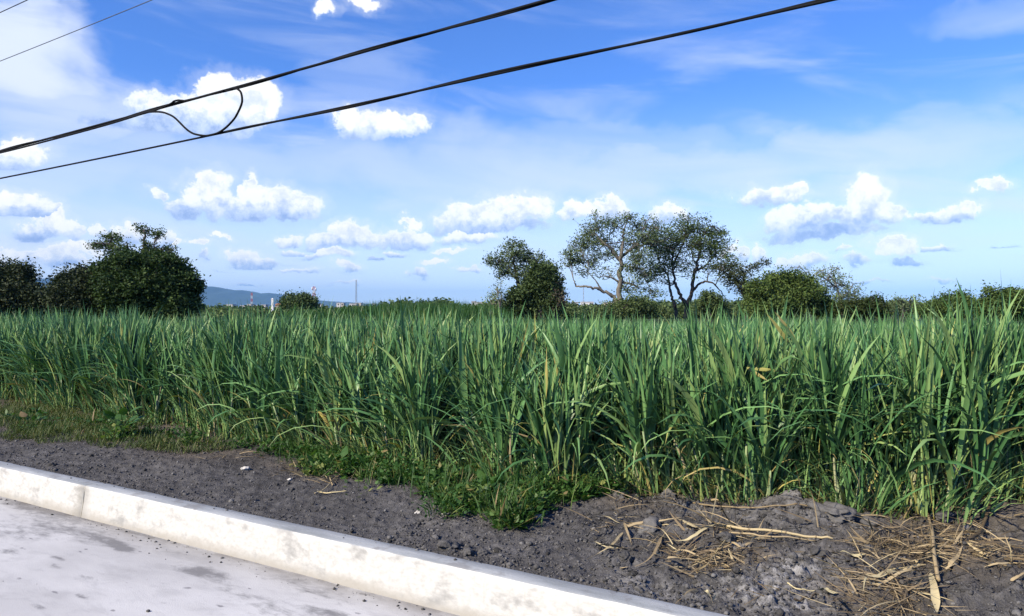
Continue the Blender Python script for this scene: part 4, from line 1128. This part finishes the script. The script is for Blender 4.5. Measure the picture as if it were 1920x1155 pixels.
def build_straw():
    r = np.random.default_rng(43); acc = Acc()
    for cx, cy, rx, ry, n, lo, hi, tn in [(1330, 1045, 55, 30, 420, .05, .22, .55), (1265, 1035, 50, 26, 160, .08, .3, .45), (1420, 1045, 40, 26, 200, .05, .18, .5), (1150, 1000, 50, 34, 130, .08, .3, .5), (1185, 965, 45, 22, 160, .05, .2, .4),
                                          (1420, 1012, 140, 10, 200, .15, .5, .62), (1740, 1040, 130, 30, 800, .06, .32, .42), (1690, 1085, 110, 30, 420, .08, .35, .5), (1650, 1130, 80, 26, 420, .08, .35, .42), (1860, 1065, 80, 30, 420, .06, .35, .45),
                                          (1820, 1000, 90, 26, 260, .08, .4, .45), (1890, 970, 50, 16, 120, .1, .4, .5), (1500, 1050, 380, 80, 420, .03, .16, .45), (575, 885, 60, 16, 150, .05, .25, .6), (620, 910, 40, 12, 90, .08, .3, .55),
                                          (450, 862, 90, 10, 160, .05, .2, .5), (330, 842, 60, 8, 90, .04, .15, .5), (1080, 905, 160, 20, 260, .08, .35, .6), (1340, 955, 160, 12, 160, .08, .35, .65), (800, 880, 200, 20, 220, .08, .35, .62)]:
        n = int(n * (0.62 if n > 300 else 0.42)); tn = tn - 0.08
        X, Y, Z, s, u = px_ellipse(r, n, cx, cy, rx, ry)
        k = fbm(X * 4.5, Y * 4.5, 3, 93) > r.uniform(0.36, 0.58, n)
        X, Y, Z = X[k], Y[k], Z[k]; n = len(X)
        if n < 3: continue
        az = r.uniform(0, 2 * np.pi, n) if n < 500 else r.normal(0.2, 0.9, n)
        th = r.uniform(1.25, 1.62, n); dr = r.uniform(-0.2, 0.6, n)
        wide = np.where(r.uniform(size=n) < 0.16, r.uniform(1.6, 2.8, n), 1.0); dr = dr * np.where(wide > 1, 2.0, 1.0); th = th - 0.25 * (wide > 1)
        blades(acc, np.stack([X, Y, Z + r.uniform(-0.012, 0.035, n)], 1), az, th, dr, r.uniform(lo, hi, n), wide * r.uniform(0.0022, 0.0068, n), np.clip(r.normal(tn, 0.2, n), 0, 1), 4, r.uniform(-1.2, 1.2, n), r.normal(0, 0.6, n), 0.2, prof=straw_prof)
    o = put('dry_cane_trash', acc.mesh('dry_cane_trash', M['straw']))
    tagit(o, 'tangled dry cane leaves and grass clippings scattered on the dirt verge', 'straw litter', kind='stuff')


build_straw()

# single dried leaves and stalks that show on their own
def litter(kind, label, pix, w0, w1, lift=0.02, tone=0.7, group=None, round_=False, n=18, cat=None):
    P = []
    for k, (px, py) in enumerate(pix):
        g_ = ground_at(px, py, 0.27 + (lift if 0 < k < len(pix) - 1 else 0))
        P.append(g_)
    P = smooth_path(P, n)
    s, u = su(P[:, 0], P[:, 1]); zg = verge_z(s, u)
    t = np.linspace(0, 1, n)
    P[:, 2] = np.maximum(zg + 0.012 + lift * np.sin(np.pi * t), P[:, 2] * 0 + zg + 0.008)
    zsm = np.convolve(np.pad(P[:, 2], 2, mode='edge'), np.ones(5) / 5, 'valid'); P[:, 2] = np.maximum(zsm, zg + 0.006)
    c = P[n // 2].copy(); a = Acc()
    W = (w0 + (w1 - w0) * t) * 0.82
    if round_:
        tube(a, P - c, W * 0.5, 8, tone)
        for k in range(4, n - 1, 5): tube(a, [P[k] - c - (P[k + 1] - P[k]) * 0.15, P[k] - c + (P[k + 1] - P[k]) * 0.15], W[k] * 0.58, 8, tone - 0.25)
    else:
        T = np.gradient(P, axis=0); T /= np.linalg.norm(T, axis=1, keepdims=True)
        up = np.array([0, 0, 1.0]); S = np.cross(T, up); S /= np.linalg.norm(S, axis=1, keepdims=True)
        tw = 0.5 * np.sin(t * 5 + px)[:, None]
        S = S * np.cos(tw) + up * np.sin(tw) * 0.7
        w = (W * np.clip(np.minimum(t / 0.08, (1 - t) / 0.25), 0.12, 1) ** 0.6)[:, None] * 0.5
        Nn = np.cross(S, T)
        rows = np.stack([P - S * w + Nn * w * 0.25, P + 0 * S, P + S * w + Nn * w * 0.25], 1) - c
        i = np.arange(n - 1)[:, None] * 3 + np.arange(2)[None]; i = i.ravel()
        a.add(rows.reshape(-1, 3), np.stack([i, i + 1, i + 4, i + 3], 1), tone=tone)
    o = put(kind, a.mesh(kind, M['straw']), None, c)
    return tagit(o, label, cat or kind.replace('_', ' '), group)


LG = 'dry cane leaves lying on the dirt verge'
litter('dry_cane_stalk', 'long tan dry cane stalk lying across the soil from the straw pile towards right', [(1345, 1003), (1430, 1013), (1500, 1022), (1562, 1040)], 0.022, 0.016, 0.03, 0.75, 'dry cane stalks', True)
litter('dry_cane_stalk', 'tan dry stalk just below and beside the long one', [(1350, 1015), (1440, 1024), (1530, 1035)], 0.016, 0.010, 0.03, 0.6, 'dry cane stalks', True)
litter('dry_cane_stalk', 'thin dark stalk lying along the foot of the cane at right', [(1300, 958), (1370, 968), (1440, 980), (1560, 988)], 0.014, 0.012, 0.02, 0.45, 'dry cane stalks', True)
litter('dry_cane_stalk', 'pale dry stalk beside the white ash near the grey soil hump', [(1545, 985), (1600, 989), (1670, 994)], 0.014, 0.010, 0.02, 0.65, 'dry cane stalks', True)
litter('dry_cane_leaf', 'broad cream dry leaf curving out of the straw pile at its bright middle', [(1220, 1012), (1260, 1018), (1300, 1017), (1345, 1003)], 0.040, 0.020, 0.03, 0.92, LG)
litter('dry_cane_leaf', 'pointed tan leaf just above the bright middle one', [(1280, 998), (1310, 1005), (1350, 1000), (1400, 1003)], 0.03, 0.012, 0.03, 0.8, LG)
litter('dry_cane_leaf', 'straight pale leaf at the upper edge of the straw pile', [(1213, 990), (1250, 988), (1310, 994)], 0.028, 0.010, 0.02, 0.7, LG)
litter('dry_cane_leaf', 'brown leaf bent down from the straw pile towards the kerb', [(1240, 1022), (1222, 1045), (1190, 1056)], 0.026, 0.012, 0.03, 0.45, LG)
litter('dry_cane_leaf', 'yellow leaf crossing low in the small straw fan at left', [(1102, 1012), (1130, 1022), (1170, 1027)], 0.022, 0.010, 0.02, 0.88, LG)
litter('dry_cane_leaf', 'tan leaf slanting through the small straw fan at left', [(1168, 1005), (1140, 1025), (1100, 1040)], 0.022, 0.010, 0.03, 0.72, LG)
litter('dry_cane_leaf', 'curled brown leaf arching over the small straw fan', [(1101, 1008), (1110, 994), (1130, 990), (1150, 992)], 0.018, 0.012, 0.05, 0.4, LG)
litter('dry_cane_leaf', 'golden leaf at the top of the small straw fan', [(1112, 972), (1140, 974), (1163, 985)], 0.024, 0.012, 0.03, 0.85, LG)
litter('dry_cane_leaf', 'dull leaf falling from the small straw fan towards the gap', [(1170, 985), (1176, 1005), (1184, 1025)], 0.022, 0.012, 0.02, 0.55, LG)
litter('dry_cane_leaf', 'short bright yellow leaf piece lying flat right of the ash', [(1555, 1056), (1590, 1057), (1622, 1057)], 0.030, 0.030, 0.01, 1.0, LG)
litter('dry_cane_leaf', 'short yellow leaf chip at the end of a dark twig', [(1535, 1103), (1552, 1108), (1572, 1113)], 0.030, 0.028, 0.01, 1.0, LG)
litter('dry_twig', 'dark crooked twig left of the short yellow leaf chip', [(1490, 1120), (1512, 1114), (1530, 1105)], 0.014, 0.008, 0.01, 0.0, None, True, cat='twig')
litter('dry_twig', 'white thin stick lying above the dark crooked twig', [(1476, 1097), (1500, 1100), (1528, 1104)], 0.009, 0.006, 0.01, 1.0, None, True, cat='twig')
litter('dry_cane_leaf', 'wide cream leaf fan at the front of the big trash heap', [(1600, 1097), (1640, 1092), (1685, 1085)], 0.012, 0.045, 0.04, 0.88, LG)
litter('dry_cane_leaf', 'tan leaf under the wide cream one in the big heap', [(1615, 1108), (1650, 1098), (1700, 1088), (1750, 1085)], 0.014, 0.032, 0.03, 0.7, LG)
litter('dry_cane_leaf', 'crumpled cream husk standing lowest in the big heap', [(1745, 1090), (1752, 1115), (1756, 1150)], 0.03, 0.055, 0.03, 0.85, LG)
litter('dry_cane_stalk', 'grey tan stalk running down from the cane into the big heap', [(1740, 985), (1748, 1020), (1752, 1060), (1760, 1100)], 0.020, 0.026, 0.05, 0.55, 'dry cane stalks', True)
litter('dry_cane_leaf', 'brown leaf leaning from the big heap up to the right', [(1770, 1082), (1785, 1072), (1805, 1062)], 0.03, 0.02, 0.03, 0.6, LG)
litter('dry_cane_stalk', 'dark weathered stalk slanting at right below the cane', [(1800, 1050), (1830, 1020), (1858, 990)], 0.030, 0.022, 0.04, 0.12, 'dry cane stalks', True)
litter('dry_cane_stalk', 'thin straw stem lying right of the big heap', [(1760, 1038), (1820, 1048), (1880, 1060)], 0.008, 0.006, 0.02, 0.75, 'dry cane stalks', True)
litter('dry_cane_leaf', 'greenish straw leaf near the right edge of the photo', [(1845, 1090), (1880, 1083), (1919, 1078)], 0.02, 0.014, 0.02, 0.7, LG)
litter('dry_cane_leaf', 'dusty leaf at the lower right edge of the photo', [(1895, 1108), (1915, 1100), (1940, 1096)], 0.03, 0.02, 0.02, 0.6, LG)
litter('dry_cane_leaf', 'thin stick of straw in front of the big heap', [(1670, 1100), (1685, 1125), (1700, 1150)], 0.010, 0.008, 0.02, 0.55, LG)
litter('dry_cane_stalk', 'straw stem lying on dark soil beside the weeds at left', [(590, 928), (612, 915), (632, 896)], 0.010, 0.006, 0.02, 0.8, 'dry cane stalks', True)
litter('dry_cane_stalk', 'pale stem at the lower edge of the straw beside the left weeds', [(596, 922), (620, 925), (650, 927)], 0.012, 0.010, 0.01, 0.9, 'dry cane stalks', True)
litter('dry_cane_leaf', 'single yellow scrap of leaf on bare soil above the kerb', [(1318, 1099), (1326, 1101), (1334, 1104)], 0.026, 0.02, 0.005, 0.95, LG)
litter('dry_cane_leaf', 'pale leaf lying under the straw clump beside the ash', [(1372, 1077), (1388, 1079), (1406, 1082)], 0.02, 0.014, 0.01, 0.9, LG)


# ------------------------------------------------------------------ clods, pebbles, crumbs
def lump(r, n=2, squash=0.7, rough=0.35):
    import bmesh
    bm = bmesh.new(); bmesh.ops.create_icosphere(bm, subdivisions=n, radius=1.0)
    V = np.array([v.co[:] for v in bm.verts]); T = np.array([[v.index for v in f.verts] for f in bm.faces]); bm.free()
    k = r.normal(size=(14, 3)); ph = r.uniform(0, 6.28, 14)
    d = sum(np.sin(V @ (k[i] * (1.2 + 0.6 * i)) + ph[i]) / (1 + 0.32 * i) for i in range(14))
    V = V * (1 + rough * 0.35 * d)[:, None]; V[:, 2] *= squash
    return V, T


def clod(px, py, size, label, tone=0.45, kind='soil_clod', mat='clod', cat='soil clod', group=None, seed=0, squash=0.7):
    r = np.random.default_rng(300 + seed + int(px))
    g_ = ground_at(px, py); s, u = su(g_[0], g_[1]); z = float(verge_z(s, u))
    V, T = lump(r, 4, squash, 0.62); a = Acc(); a.add(V * size * np.array([1.15, 0.9, 1]), None, T, tone)
    o = put(kind, a.mesh(kind, M[mat], True), None, (g_[0], g_[1], z + size * squash * 0.35)); o.rotation_euler = (0, 0, r.uniform(0, 6))
    return tagit(o, label, cat, group)


clod(842, 1018, 0.052, 'large blocky dark clod standing alone close to the kerb')
clod(875, 1030, 0.03, 'smaller dark clod right of the large blocky one')
clod(905, 1027, 0.026, 'dark clod in the row near the kerb, farthest right of the blocky one')
clod(1390, 1038, 0.05, 'smooth grey clod between the straw clumps', 0.7)
clod(1362, 1030, 0.045, 'dark flat clod under the long tan stalk', 0.4)
clod(1215, 1003, 0.07, 'pale grey clod between the two straw fans', 0.65)
clod(1160, 945, 0.06, 'grey rounded clod where the weeds end', 0.6)
clod(1250, 948, 0.06, 'grey clod at the foot of the cane in the middle', 0.6)
clod(1530, 1060, 0.05, 'dark clod left of the short bright yellow leaf', 0.3)
clod(1560, 1000, 0.09, 'broad smooth grey clod right of the pale soil hump', 0.6, squash=0.5)
clod(1640, 1010, 0.06, 'brownish clod at the left of the trash heap', 0.45)
clod(1770, 1000, 0.07, 'lump of earth at the foot of the cane beside the grey tan stalk', 0.42)
clod(100, 868, 0.03, 'dark clod against the kerb at far left', 0.2)
clod(1175, 1050, 0.04, 'dark broken clod in front of the small straw fan', 0.25)
for k, (px, py, sz, lab) in enumerate([(543, 900, 0.020, 'white pebble on dark soil left of the straw'), (783, 960, 0.018, 'white pebble alone on the soil below the weeds'), (833, 968, 0.024, 'flat white chip at the edge of the weeds'),                                         (1008, 975, 0.030, 'pinkish stone at the right end of the weeds'), (1020, 968, 0.022, 'small pale stone behind the pinkish one'),                                         (1870, 1062, 0.03, 'pale stone in the straw at right'), (460, 884, 0.03, 'pale stone beside the brown soil at left')]):
    clod(px, py, sz, lab, 0.6 if 'pink' not in lab else 0.2, 'pebble', 'pebble', 'pebble', 'pale pebbles on the verge', k, 0.55)


def build_crumbs():
    r = np.random.default_rng(44)
    base = [lump(r, 1, 0.75, 0.5) for _ in range(6)]
    acc = Acc()
    n = 26000
    s = np.concatenate([r.uniform(-1.9, 3.2, 15000), r.uniform(3.2, 11, n - 15000)]); u = 3.6 + 1.9 * r.uniform(size=n) ** 1.2
    X, Y = xy(s, u); Z = verge_z(s, u)
    sz = 0.0035 + 0.011 * r.uniform(size=n) ** 4 + np.where(r.uniform(size=n) < 0.010, r.uniform(0.008, 0.022, n), 0)
    sz = sz * np.where(s > 3.2, 0.85, 1)
    # a few crumbs that rolled onto kerb and road
    m = 420; s2 = r.uniform(-1.2, 9, m); u2 = np.where(r.uniform(size=m) < 0.72, 3.37 - np.abs(r.normal(0, 0.08, m)), 3.36 - r.uniform(0, 2.2, m))
    u2[:46] = r.uniform(3.46, 3.55, 46)
    X2, Y2 = xy(s2, u2); Z2 = np.where(u2 > 3.45, 0.25, 0.0); sz2 = 0.0025 + 0.010 * r.uniform(size=m) ** 4
    X, Y, Z, sz = [np.concatenate(p) for p in ((X, X2), (Y, Y2), (Z, Z2), (sz, sz2))]
    tone = np.clip(r.normal(0.44, 0.2, len(X)), 0, 1); tone[r.uniform(size=len(X)) < 0.02] = 0.62
    for k, (V, T) in enumerate(base):
        j = np.arange(k, len(X), 6); c = r.uniform(0, 6.28, len(j)); ca, sa = np.cos(c), np.sin(c)
        W = np.stack([V[None, :, 0] * ca[:, None] - V[None, :, 1] * sa[:, None], V[None, :, 0] * sa[:, None] + V[None, :, 1] * ca[:, None], np.repeat(V[None, :, 2], len(j), 0)], -1)
        W = W * sz[j][:, None, None] + np.stack([X[j], Y[j], Z[j] + sz[j] * 0.3], -1)[:, None]
        TT = (T[None] + (np.arange(len(j)) * len(V))[:, None, None]).reshape(-1, 3)
        acc.add(W.reshape(-1, 3), None, TT, np.repeat(tone[j], len(V)))
    o = put('loose_soil_crumbs', acc.mesh('loose_soil_crumbs', M['clod']))
    tagit(o, 'loose crumbs of dark soil strewn over verge, kerb and road', 'soil crumbs', kind='stuff')


build_crumbs()

# broad leaved plant at the left end of the weeds
def broad_leaf_plant():
    g_ = ground_at(225, 826); s, u = su(g_[0], g_[1])
    g_[2] = float(verge_z(s, u))
    e = empty('broad_leaf_plant', g_, 'broad leaved plant with one pale yellow leaf on the grassy verge at left', 'plant')
    a = Acc()
    for k in range(3): tube(a, smooth_path([np.zeros(3), np.array([0.05 * (k - 1), 0.02 * k, 0.14]), np.array([0.11 * (k - 1), 0.03, 0.26 + 0.05 * (k == 1)])], 6), np.linspace(0.009, 0.004, 6), 5, 0.5)
    put('stem', a.mesh('stem', M['weed']), e)
    shp = lambda t: np.interp(t, [0, 0.06, 0.2, 0.33, 0.45, 0.62, 0.8, 1], [0.03, 0.5, 0.95, 0.8, 1.0, 0.75, 0.4, 0.02])
    for k in range(13):
        az = -1.7 + 0.95 * (k % 7 - 3) + random.uniform(-0.3, 0.3); z = 0.04 + 0.24 * (k / 12.0)
        L = random.uniform(0.11, 0.20); a = Acc(); nm = 'yellow_leaf' if k == 3 else 'leaf'
        if nm == 'yellow_leaf': az, L, z = -1.9, 0.12, 0.05
        b = np.array([0.10 * math.cos(az), 0.05 * math.sin(az), z])
        blades(a, [b], az, random.uniform(0.5, 1.0), random.uniform(0.7, 1.3), L, L * 0.72, 0.86 if nm == 'yellow_leaf' else random.uniform(0.42, 0.62), 9, random.uniform(-0.3, 0.3), 0.2, 0.16, prof=shp)
        tube(a, smooth_path([np.array([0, 0, z * 0.7]), b * 0.6 + np.array([0, 0, 0.02]), b], 6), 0.004, 5, 0.5)
        o = put(nm, a.mesh(nm, M['weed']), e)
        if nm == 'yellow_leaf': o['label'] = 'pale yellow leaf'


broad_leaf_plant()
# crumpled scrap of pale plastic among the weeds
r_ = np.random.default_rng(9); V_, T_ = lump(r_, 3, 0.8, 1.1)
g_ = ground_at(1125, 915); a = Acc(); a.add(V_ * np.array([0.045, 0.03, 0.055]), None, T_, 0.5)
M['plastic'] = plain_mat('pale_blue_plastic', (0.50, 0.62, 0.72), 0.35, 0.12, 12)
tagit(put('plastic_scrap', a.mesh('plastic_scrap', M['plastic']), None, (g_[0], g_[1], 0.33)), 'crumpled pale blue plastic scrap caught at the foot of the cane', 'litter')


# ------------------------------------------------------------------ air
def build_haze():
    a = Acc(); box(a, -26000, 26000, -6000, 26000, -7.0, 620.0)
    m = bpy.data.materials.new('haze'); m.use_nodes = True
    n = m.node_tree.nodes; n.remove(n['Principled BSDF'])
    v = n.new('ShaderNodeVolumePrincipled'); v.inputs['Color'].default_value = (0.28, 0.60, 1.0, 1); v.inputs['Density'].default_value = HAZE
    v.inputs['Anisotropy'].default_value = -0.3
    m.node_tree.links.new(v.outputs[0], n['Material Output'].inputs['Volume'])
    o = put('haze', a.mesh('haze', m, False)); tagit(o, 'pale blue air haze over the far hills', 'haze', kind='stuff')


HAZE = 0.000044
build_haze()

# ------------------------------------------------------------------ camera, sun, world
cam = bpy.data.cameras.new('camera'); cam.lens = 36.0 * F / 1920.0; cam.sensor_width = 36.0
cam.clip_start = 0.05; cam.clip_end = 90000
cam.shift_y = (HY - 577.5) / 1920.0
co = bpy.data.objects.new('camera', cam); COL.objects.link(co)
co.location = (0, 0, EYE); co.rotation_euler = (R(90), 0, 0)
scene.camera = co

SUN_EL = R(37.0); SX, SY = -0.80, -0.60
sl = bpy.data.lights.new('sun', 'SUN'); sl.energy = 5.0; sl.angle = R(0.53); sl.color = (1.0, 0.87, 0.66)
so = bpy.data.objects.new('sun', sl); COL.objects.link(so)
sd = Vector((SX * math.cos(SUN_EL), SY * math.cos(SUN_EL), math.sin(SUN_EL)))
so.rotation_euler = sd.to_track_quat('Z', 'Y').to_euler()

SKR, SKG, SKB, SKS = 0.555, 0.95, 1.72, 1.0
w = bpy.data.worlds.new('World'); scene.world = w; w.use_nodes = True
t = NT(w.node_tree); bg = t.n['Background']
sk = t.node('ShaderNodeTexSky', sky_type='NISHITA'); sk.sun_disc = False
sk.sun_elevation = SUN_EL; sk.sun_rotation = math.atan2(SX, SY); sk.air_density = 1.0; sk.dust_density = 0.2; sk.ozone_density = 2.0
tc = t.node('ShaderNodeTexCoord'); D0 = tc.outputs['Generated']
sp = t.node('ShaderNodeSeparateXYZ'); t.put(sp.inputs[0], D0)
AZ = t.math('ARCTAN2', sp.outputs[0], sp.outputs[1]); EL = t.math('ARCSINE', sp.outputs[2])
cb = t.node('ShaderNodeCombineXYZ'); t.put(cb.inputs[0], AZ); t.put(cb.inputs[1], EL)
P0 = cb.outputs[0]


def azel(px, py):
    x = (px - 960) / F; y = (HY - py) / F
    return math.atan2(x, 1), math.atan2(y, math.sqrt(1 + x * x))


def scl(px):
    x = (px - 960) / F
    return 1 / (F * (1 + x * x)), 1 / (F * math.sqrt(1 + x * x))


# billowing: warp the direction by noise before the cloud shapes are looked up
nA = t.noise(D0, 16.0, 6, 0.62); nB = t.noise(D0, 60.0, 4, 0.6)
cen = t.vec('SUBTRACT', nA.outputs['Color'], (0.5, 0.5, 0.5)).outputs[0]
cenB = t.vec('SUBTRACT', nB.outputs['Color'], (0.5, 0.5, 0.5)).outputs[0]
P = t.vec('MULTIPLY_ADD', cen, (0.070, 0.046, 0), P0).outputs[0]
P = t.vec('MULTIPLY_ADD', cenB, (0.022, 0.018, 0), P).outputs[0]
sw = t.node('ShaderNodeSeparateXYZ'); t.put(sw.inputs[0], P)
ELW = t.math('MULTIPLY_ADD', t.math('SUBTRACT', sw.outputs[1], EL), 0.22, EL)


def blob(px, py, rx, ry, vec):
    a, e = azel(px, py); sa, se = scl(px)
    ix, iy = 1 / (rx * sa * 1.10), 1 / (ry * se * 1.12)
    q = t.vec('MULTIPLY_ADD', vec, (ix, iy, 0), (-a * ix, -e * iy, 0)).outputs[0]
    return t.vec('DOT_PRODUCT', q, q).outputs['Value']


# cumulus: (base row, top row, opacity, blobs)
CL = [
    (262, 145, 1.0, [(445, 195, 78, 46), (490, 195, 40, 38), (405, 178, 38, 26), (270, 205, 48, 34), (335, 218, 70, 32), (190, 236, 60, 26), (400, 235, 80, 24)]),
    (262, 205, 1.0, [(672, 234, 44, 28), (728, 236, 55, 24), (775, 240, 26, 20)]),
    (416, 322, 1.0, [(388, 362, 42, 38), (345, 393, 36, 22), (408, 388, 36, 26), (300, 366, 18, 12)]),
    (418, 334, 1.0, [(505, 372, 44, 26), (463, 352, 16, 18), (470, 398, 40, 20), (562, 386, 46, 26), (540, 400, 66, 16)]),
    (440, 365, 1.0, [(868, 402, 44, 22), (930, 396, 56, 26), (990, 394, 46, 26), (930, 424, 100, 14)]),
    (424, 370, 1.0, [(1080, 398, 34, 22), (1142, 394, 36, 22), (1255, 402, 46, 20)]),
    (390, 344, 1.0, [(1450, 368, 66, 20), (1505, 355, 22, 12)]),
    (452, 330, 1.0, [(1626, 372, 42, 38), (1600, 402, 58, 28), (1500, 412, 58, 22), (1560, 396, 46, 22), (1662, 402, 42, 22), (1550, 436, 105, 14)]),
    (420, 382, 1.0, [(1760, 403, 58, 14), (1812, 398, 26, 15)]),
    (376, 336, 1.0, [(1860, 353, 32, 16)]),
    (500, 446, 0.95, [(1680, 463, 46, 15), (1692, 487, 36, 9), (1610, 492, 30, 9)]),
    (506, 470, 1.0, [(1505, 488, 40, 16)]),
    (500, 452, 1.0, [(1388, 474, 17, 20), (1425, 474, 15, 20)]),
    (474, 418, 1.0, [(652, 441, 42, 24), (620, 453, 36, 15), (695, 451, 46, 15)]),
    (470, 422, 1.0, [(762, 446, 52, 20), (802, 438, 22, 13), (770, 414, 26, 10)]),
    (488, 464, 1.0, [(618, 478, 40, 10), (705, 490, 12, 7)]),
    (504, 466, 1.0, [(458, 484, 38, 17), (500, 490, 22, 12)]),
    (516, 492, 1.0, [(648, 506, 28, 11)]),
    (530, 485, 1.0, [(818, 494, 30, 8), (784, 518, 18, 11)]),
    (406, 358, 1.0, [(40, 386, 66, 24), (95, 392, 20, 10)]),
    (456, 392, 1.0, [(102, 420, 38, 28), (60, 434, 46, 16), (150, 436, 22, 18), (195, 430, 16, 12)]),
    (508, 452, 1.0, [(60, 474, 85, 15), (120, 492, 50, 11), (10, 492, 50, 12), (150, 470, 40, 12)]),
    (322, 262, 0.95, [(48, 292, 46, 26), (5, 305, 40, 26)]),
    (462, 420, 0.9, [(240, 442, 34, 20), (312, 450, 24, 18), (545, 450, 28, 9)]),
    (492, 450, 0.8, [(376, 460, 26, 7), (374, 484, 14, 12), (540, 495, 26, 6)]),
    (460, 430, 0.75, [(885, 447, 56, 13)]),
    (470, 446, 0.7, [(330, 456, 22, 7), (420, 444, 18, 6)]),
    (480, 460, 0.8, [(560, 470, 26, 6), (740, 476, 24, 6), (850, 470, 34, 7)]),
    (512, 496, 0.8, [(560, 505, 30, 5), (420, 512, 22, 5), (720, 522, 26, 4), (880, 512, 24, 5)]),
    (535, 520, 0.7, [(470, 530, 30, 4), (640, 534, 34, 4), (1640, 528, 36, 4), (1760, 520, 30, 5)]),
    (470, 452, 0.7, [(1760, 462, 34, 6), (1870, 470, 30, 6), (1580, 474, 26, 6)]),
    (40, 4, 0.6, [(615, 22, 26, 13), (690, 14, 40, 15), (540, 48, 34, 6)]),
]
DEN = None; HGT = None
nC = t.noise(D0, 150.0, 3, 0.6)
er = t.math('ADD', t.math('MULTIPLY_ADD', nB.outputs[0], 1.0, -0.5), t.math('MULTIPLY_ADD', nA.outputs[0], 1.2, -0.6))
er = t.math('ADD', er, t.math('MULTIPLY_ADD', nC.outputs[0], 0.4, -0.2))
for base, top, op, bl in CL:
    m = None
    for b in bl:
        d = blob(*b, P); m = d if m is None else t.math('MINIMUM', m, d)
    d = t.math('SUBTRACT', op, m)
    eb = azel(bl[0][0], base)[1]; et = azel(bl[0][0], top)[1]
    h = t.math('MULTIPLY_ADD', ELW, 1 / (et - eb), -eb / (et - eb))
    d = t.math('MINIMUM', d, t.math('MULTIPLY_ADD', h, 9.0, 0.05))
    if DEN is None: DEN, HGT = d, h
    else:
        g = t.math('GREATER_THAN', d, DEN)
        mx = t.node('ShaderNodeMix', data_type='FLOAT'); t.put(mx.inputs[0], g); t.put(mx.inputs[2], HGT); t.put(mx.inputs[3], h)
        HGT = mx.outputs[0]; DEN = t.math('MAXIMUM', DEN, d)
DEN = t.math('ADD', DEN, er)
alpha = t.math('MAXIMUM', t.smooth(DEN, -0.16, 0.46), t.math('MULTIPLY', t.smooth(DEN, -1.2, 0.25), 0.20))
lightf = t.math('ADD', HGT, t.math('MULTIPLY', er, 0.55))
ccol = t.ramp(lightf, [(0.05, (0.40, 0.54, 0.85)), (0.24, (0.55, 0.68, 0.93)), (0.50, (0.93, 0.965, 1.0)), (1.0, (1.0, 1.0, 1.0))])
inner = t.smooth(t.math('ADD', t.math('MULTIPLY', nB.outputs[0], 0.5), t.math('MULTIPLY', nA.outputs[0], 0.5)), 0.38, 0.56)
inner = t.math('MAXIMUM', inner, t.smooth(DEN, 0.75, 0.25))
ccol = t.mix(inner, t.vec('MULTIPLY', ccol, (0.72, 0.78, 0.89)).outputs[0], ccol)
ccol = t.vec('SCALE', ccol, None); ccol.inputs[3].default_value = 1.06; ccol = ccol.outputs[0]

# thin veils of high cloud
sk2 = t.node('ShaderNodeVectorRotate', rotation_type='Z_AXIS'); sk2.inputs['Angle'].default_value = 0.10; t.put(sk2.inputs['Vector'], P0)
sv = t.vec('MULTIPLY', sk2.outputs[0], (3.0, 17.0, 0)).outputs[0]
nV = t.noise(sv, 1.0, 6, 0.55, 0.6)
sv2 = t.vec('MULTIPLY', P0, (6.0, 9.0, 0)).outputs[0]
nW = t.noise(sv2, 1.0, 5, 0.55, 0.3)
PW = t.vec('MULTIPLY_ADD', t.vec('SUBTRACT', nW.outputs['Color'], (0.5, 0.5, 0.5)).outputs[0], (0.30, 0.16, 0), P0).outputs[0]
veil = None
for px, py, rx, ry, k in [(-20, 95, 230, 95, 1.0), (110, 190, 260, 75, 0.70), (60, 470, 200, 60, 0.6), (30, 350, 160, 70, 0.5), (1300, 312, 640, 58, 0.62), (900, 320, 460, 75, 0.50), (1150, 255, 300, 36, 0.32), (1890, 12, 200, 46, 0.45), (700, 150, 130, 60, 0.28), (300, 300, 420, 70, 0.45), (1750, 300, 300, 60, 0.35), (100, 300, 160, 60, 0.45)]:
    v = t.math('MULTIPLY', t.smooth(blob(px, py, rx, ry, PW), 1.25, 0.05), k)
    veil = v if veil is None else t.math('MAXIMUM', veil, v)
veil = t.math('MULTIPLY', veil, t.smooth(nV.outputs[0], 0.25, 0.60, 0.45, 1.0))
pale = t.smooth(EL, 0.29, -0.01, 0.0, 0.80)
stre = t.math('MULTIPLY', t.smooth(nV.outputs[0], 0.45, 0.75), t.smooth(EL, 0.46, 0.20, 0.18, 0.62))
veil = t.math('MAXIMUM', veil, t.math('MULTIPLY', stre, t.smooth(EL, 0.0, 0.06)))

# clear sky: the Nishita sky, its blue deepened the way the phone camera did
clear = t.vec('MULTIPLY', sk.outputs[0], (SKR, SKG, SKB)).outputs[0]
hs = t.node('ShaderNodeHueSaturation'); hs.inputs['Saturation'].default_value = SKS; t.put(hs.inputs['Color'], clear); clear = hs.outputs[0]
K = 1 / 0.10          # background strength below is 0.10
def k3(c): return tuple(x * K for x in c)
sky = t.mix(pale, clear, k3((0.82, 0.93, 1.12)))
sky = t.mix(veil, sky, k3((0.68, 0.76, 0.92)))
cc = t.vec('SCALE', ccol, None); cc.inputs[3].default_value = K * 0.92
sky = t.mix(alpha, sky, cc.outputs[0])
t.l.new(sky, bg.inputs[0]); bg.inputs[1].default_value = 0.10
w.cycles.sampling_method = 'MANUAL'; w.cycles.sample_map_resolution = 512

scene.view_settings.view_transform = 'Standard'; scene.view_settings.look = 'None'
scene.view_settings.exposure = 0.32; scene.view_settings.gamma = 1.0
scene.view_settings.use_curve_mapping = False
scene.cycles.max_bounces = 6; scene.cycles.diffuse_bounces = 0; scene.cycles.glossy_bounces = 2
scene.cycles.transmission_bounces = 3; scene.cycles.transparent_max_bounces = 4
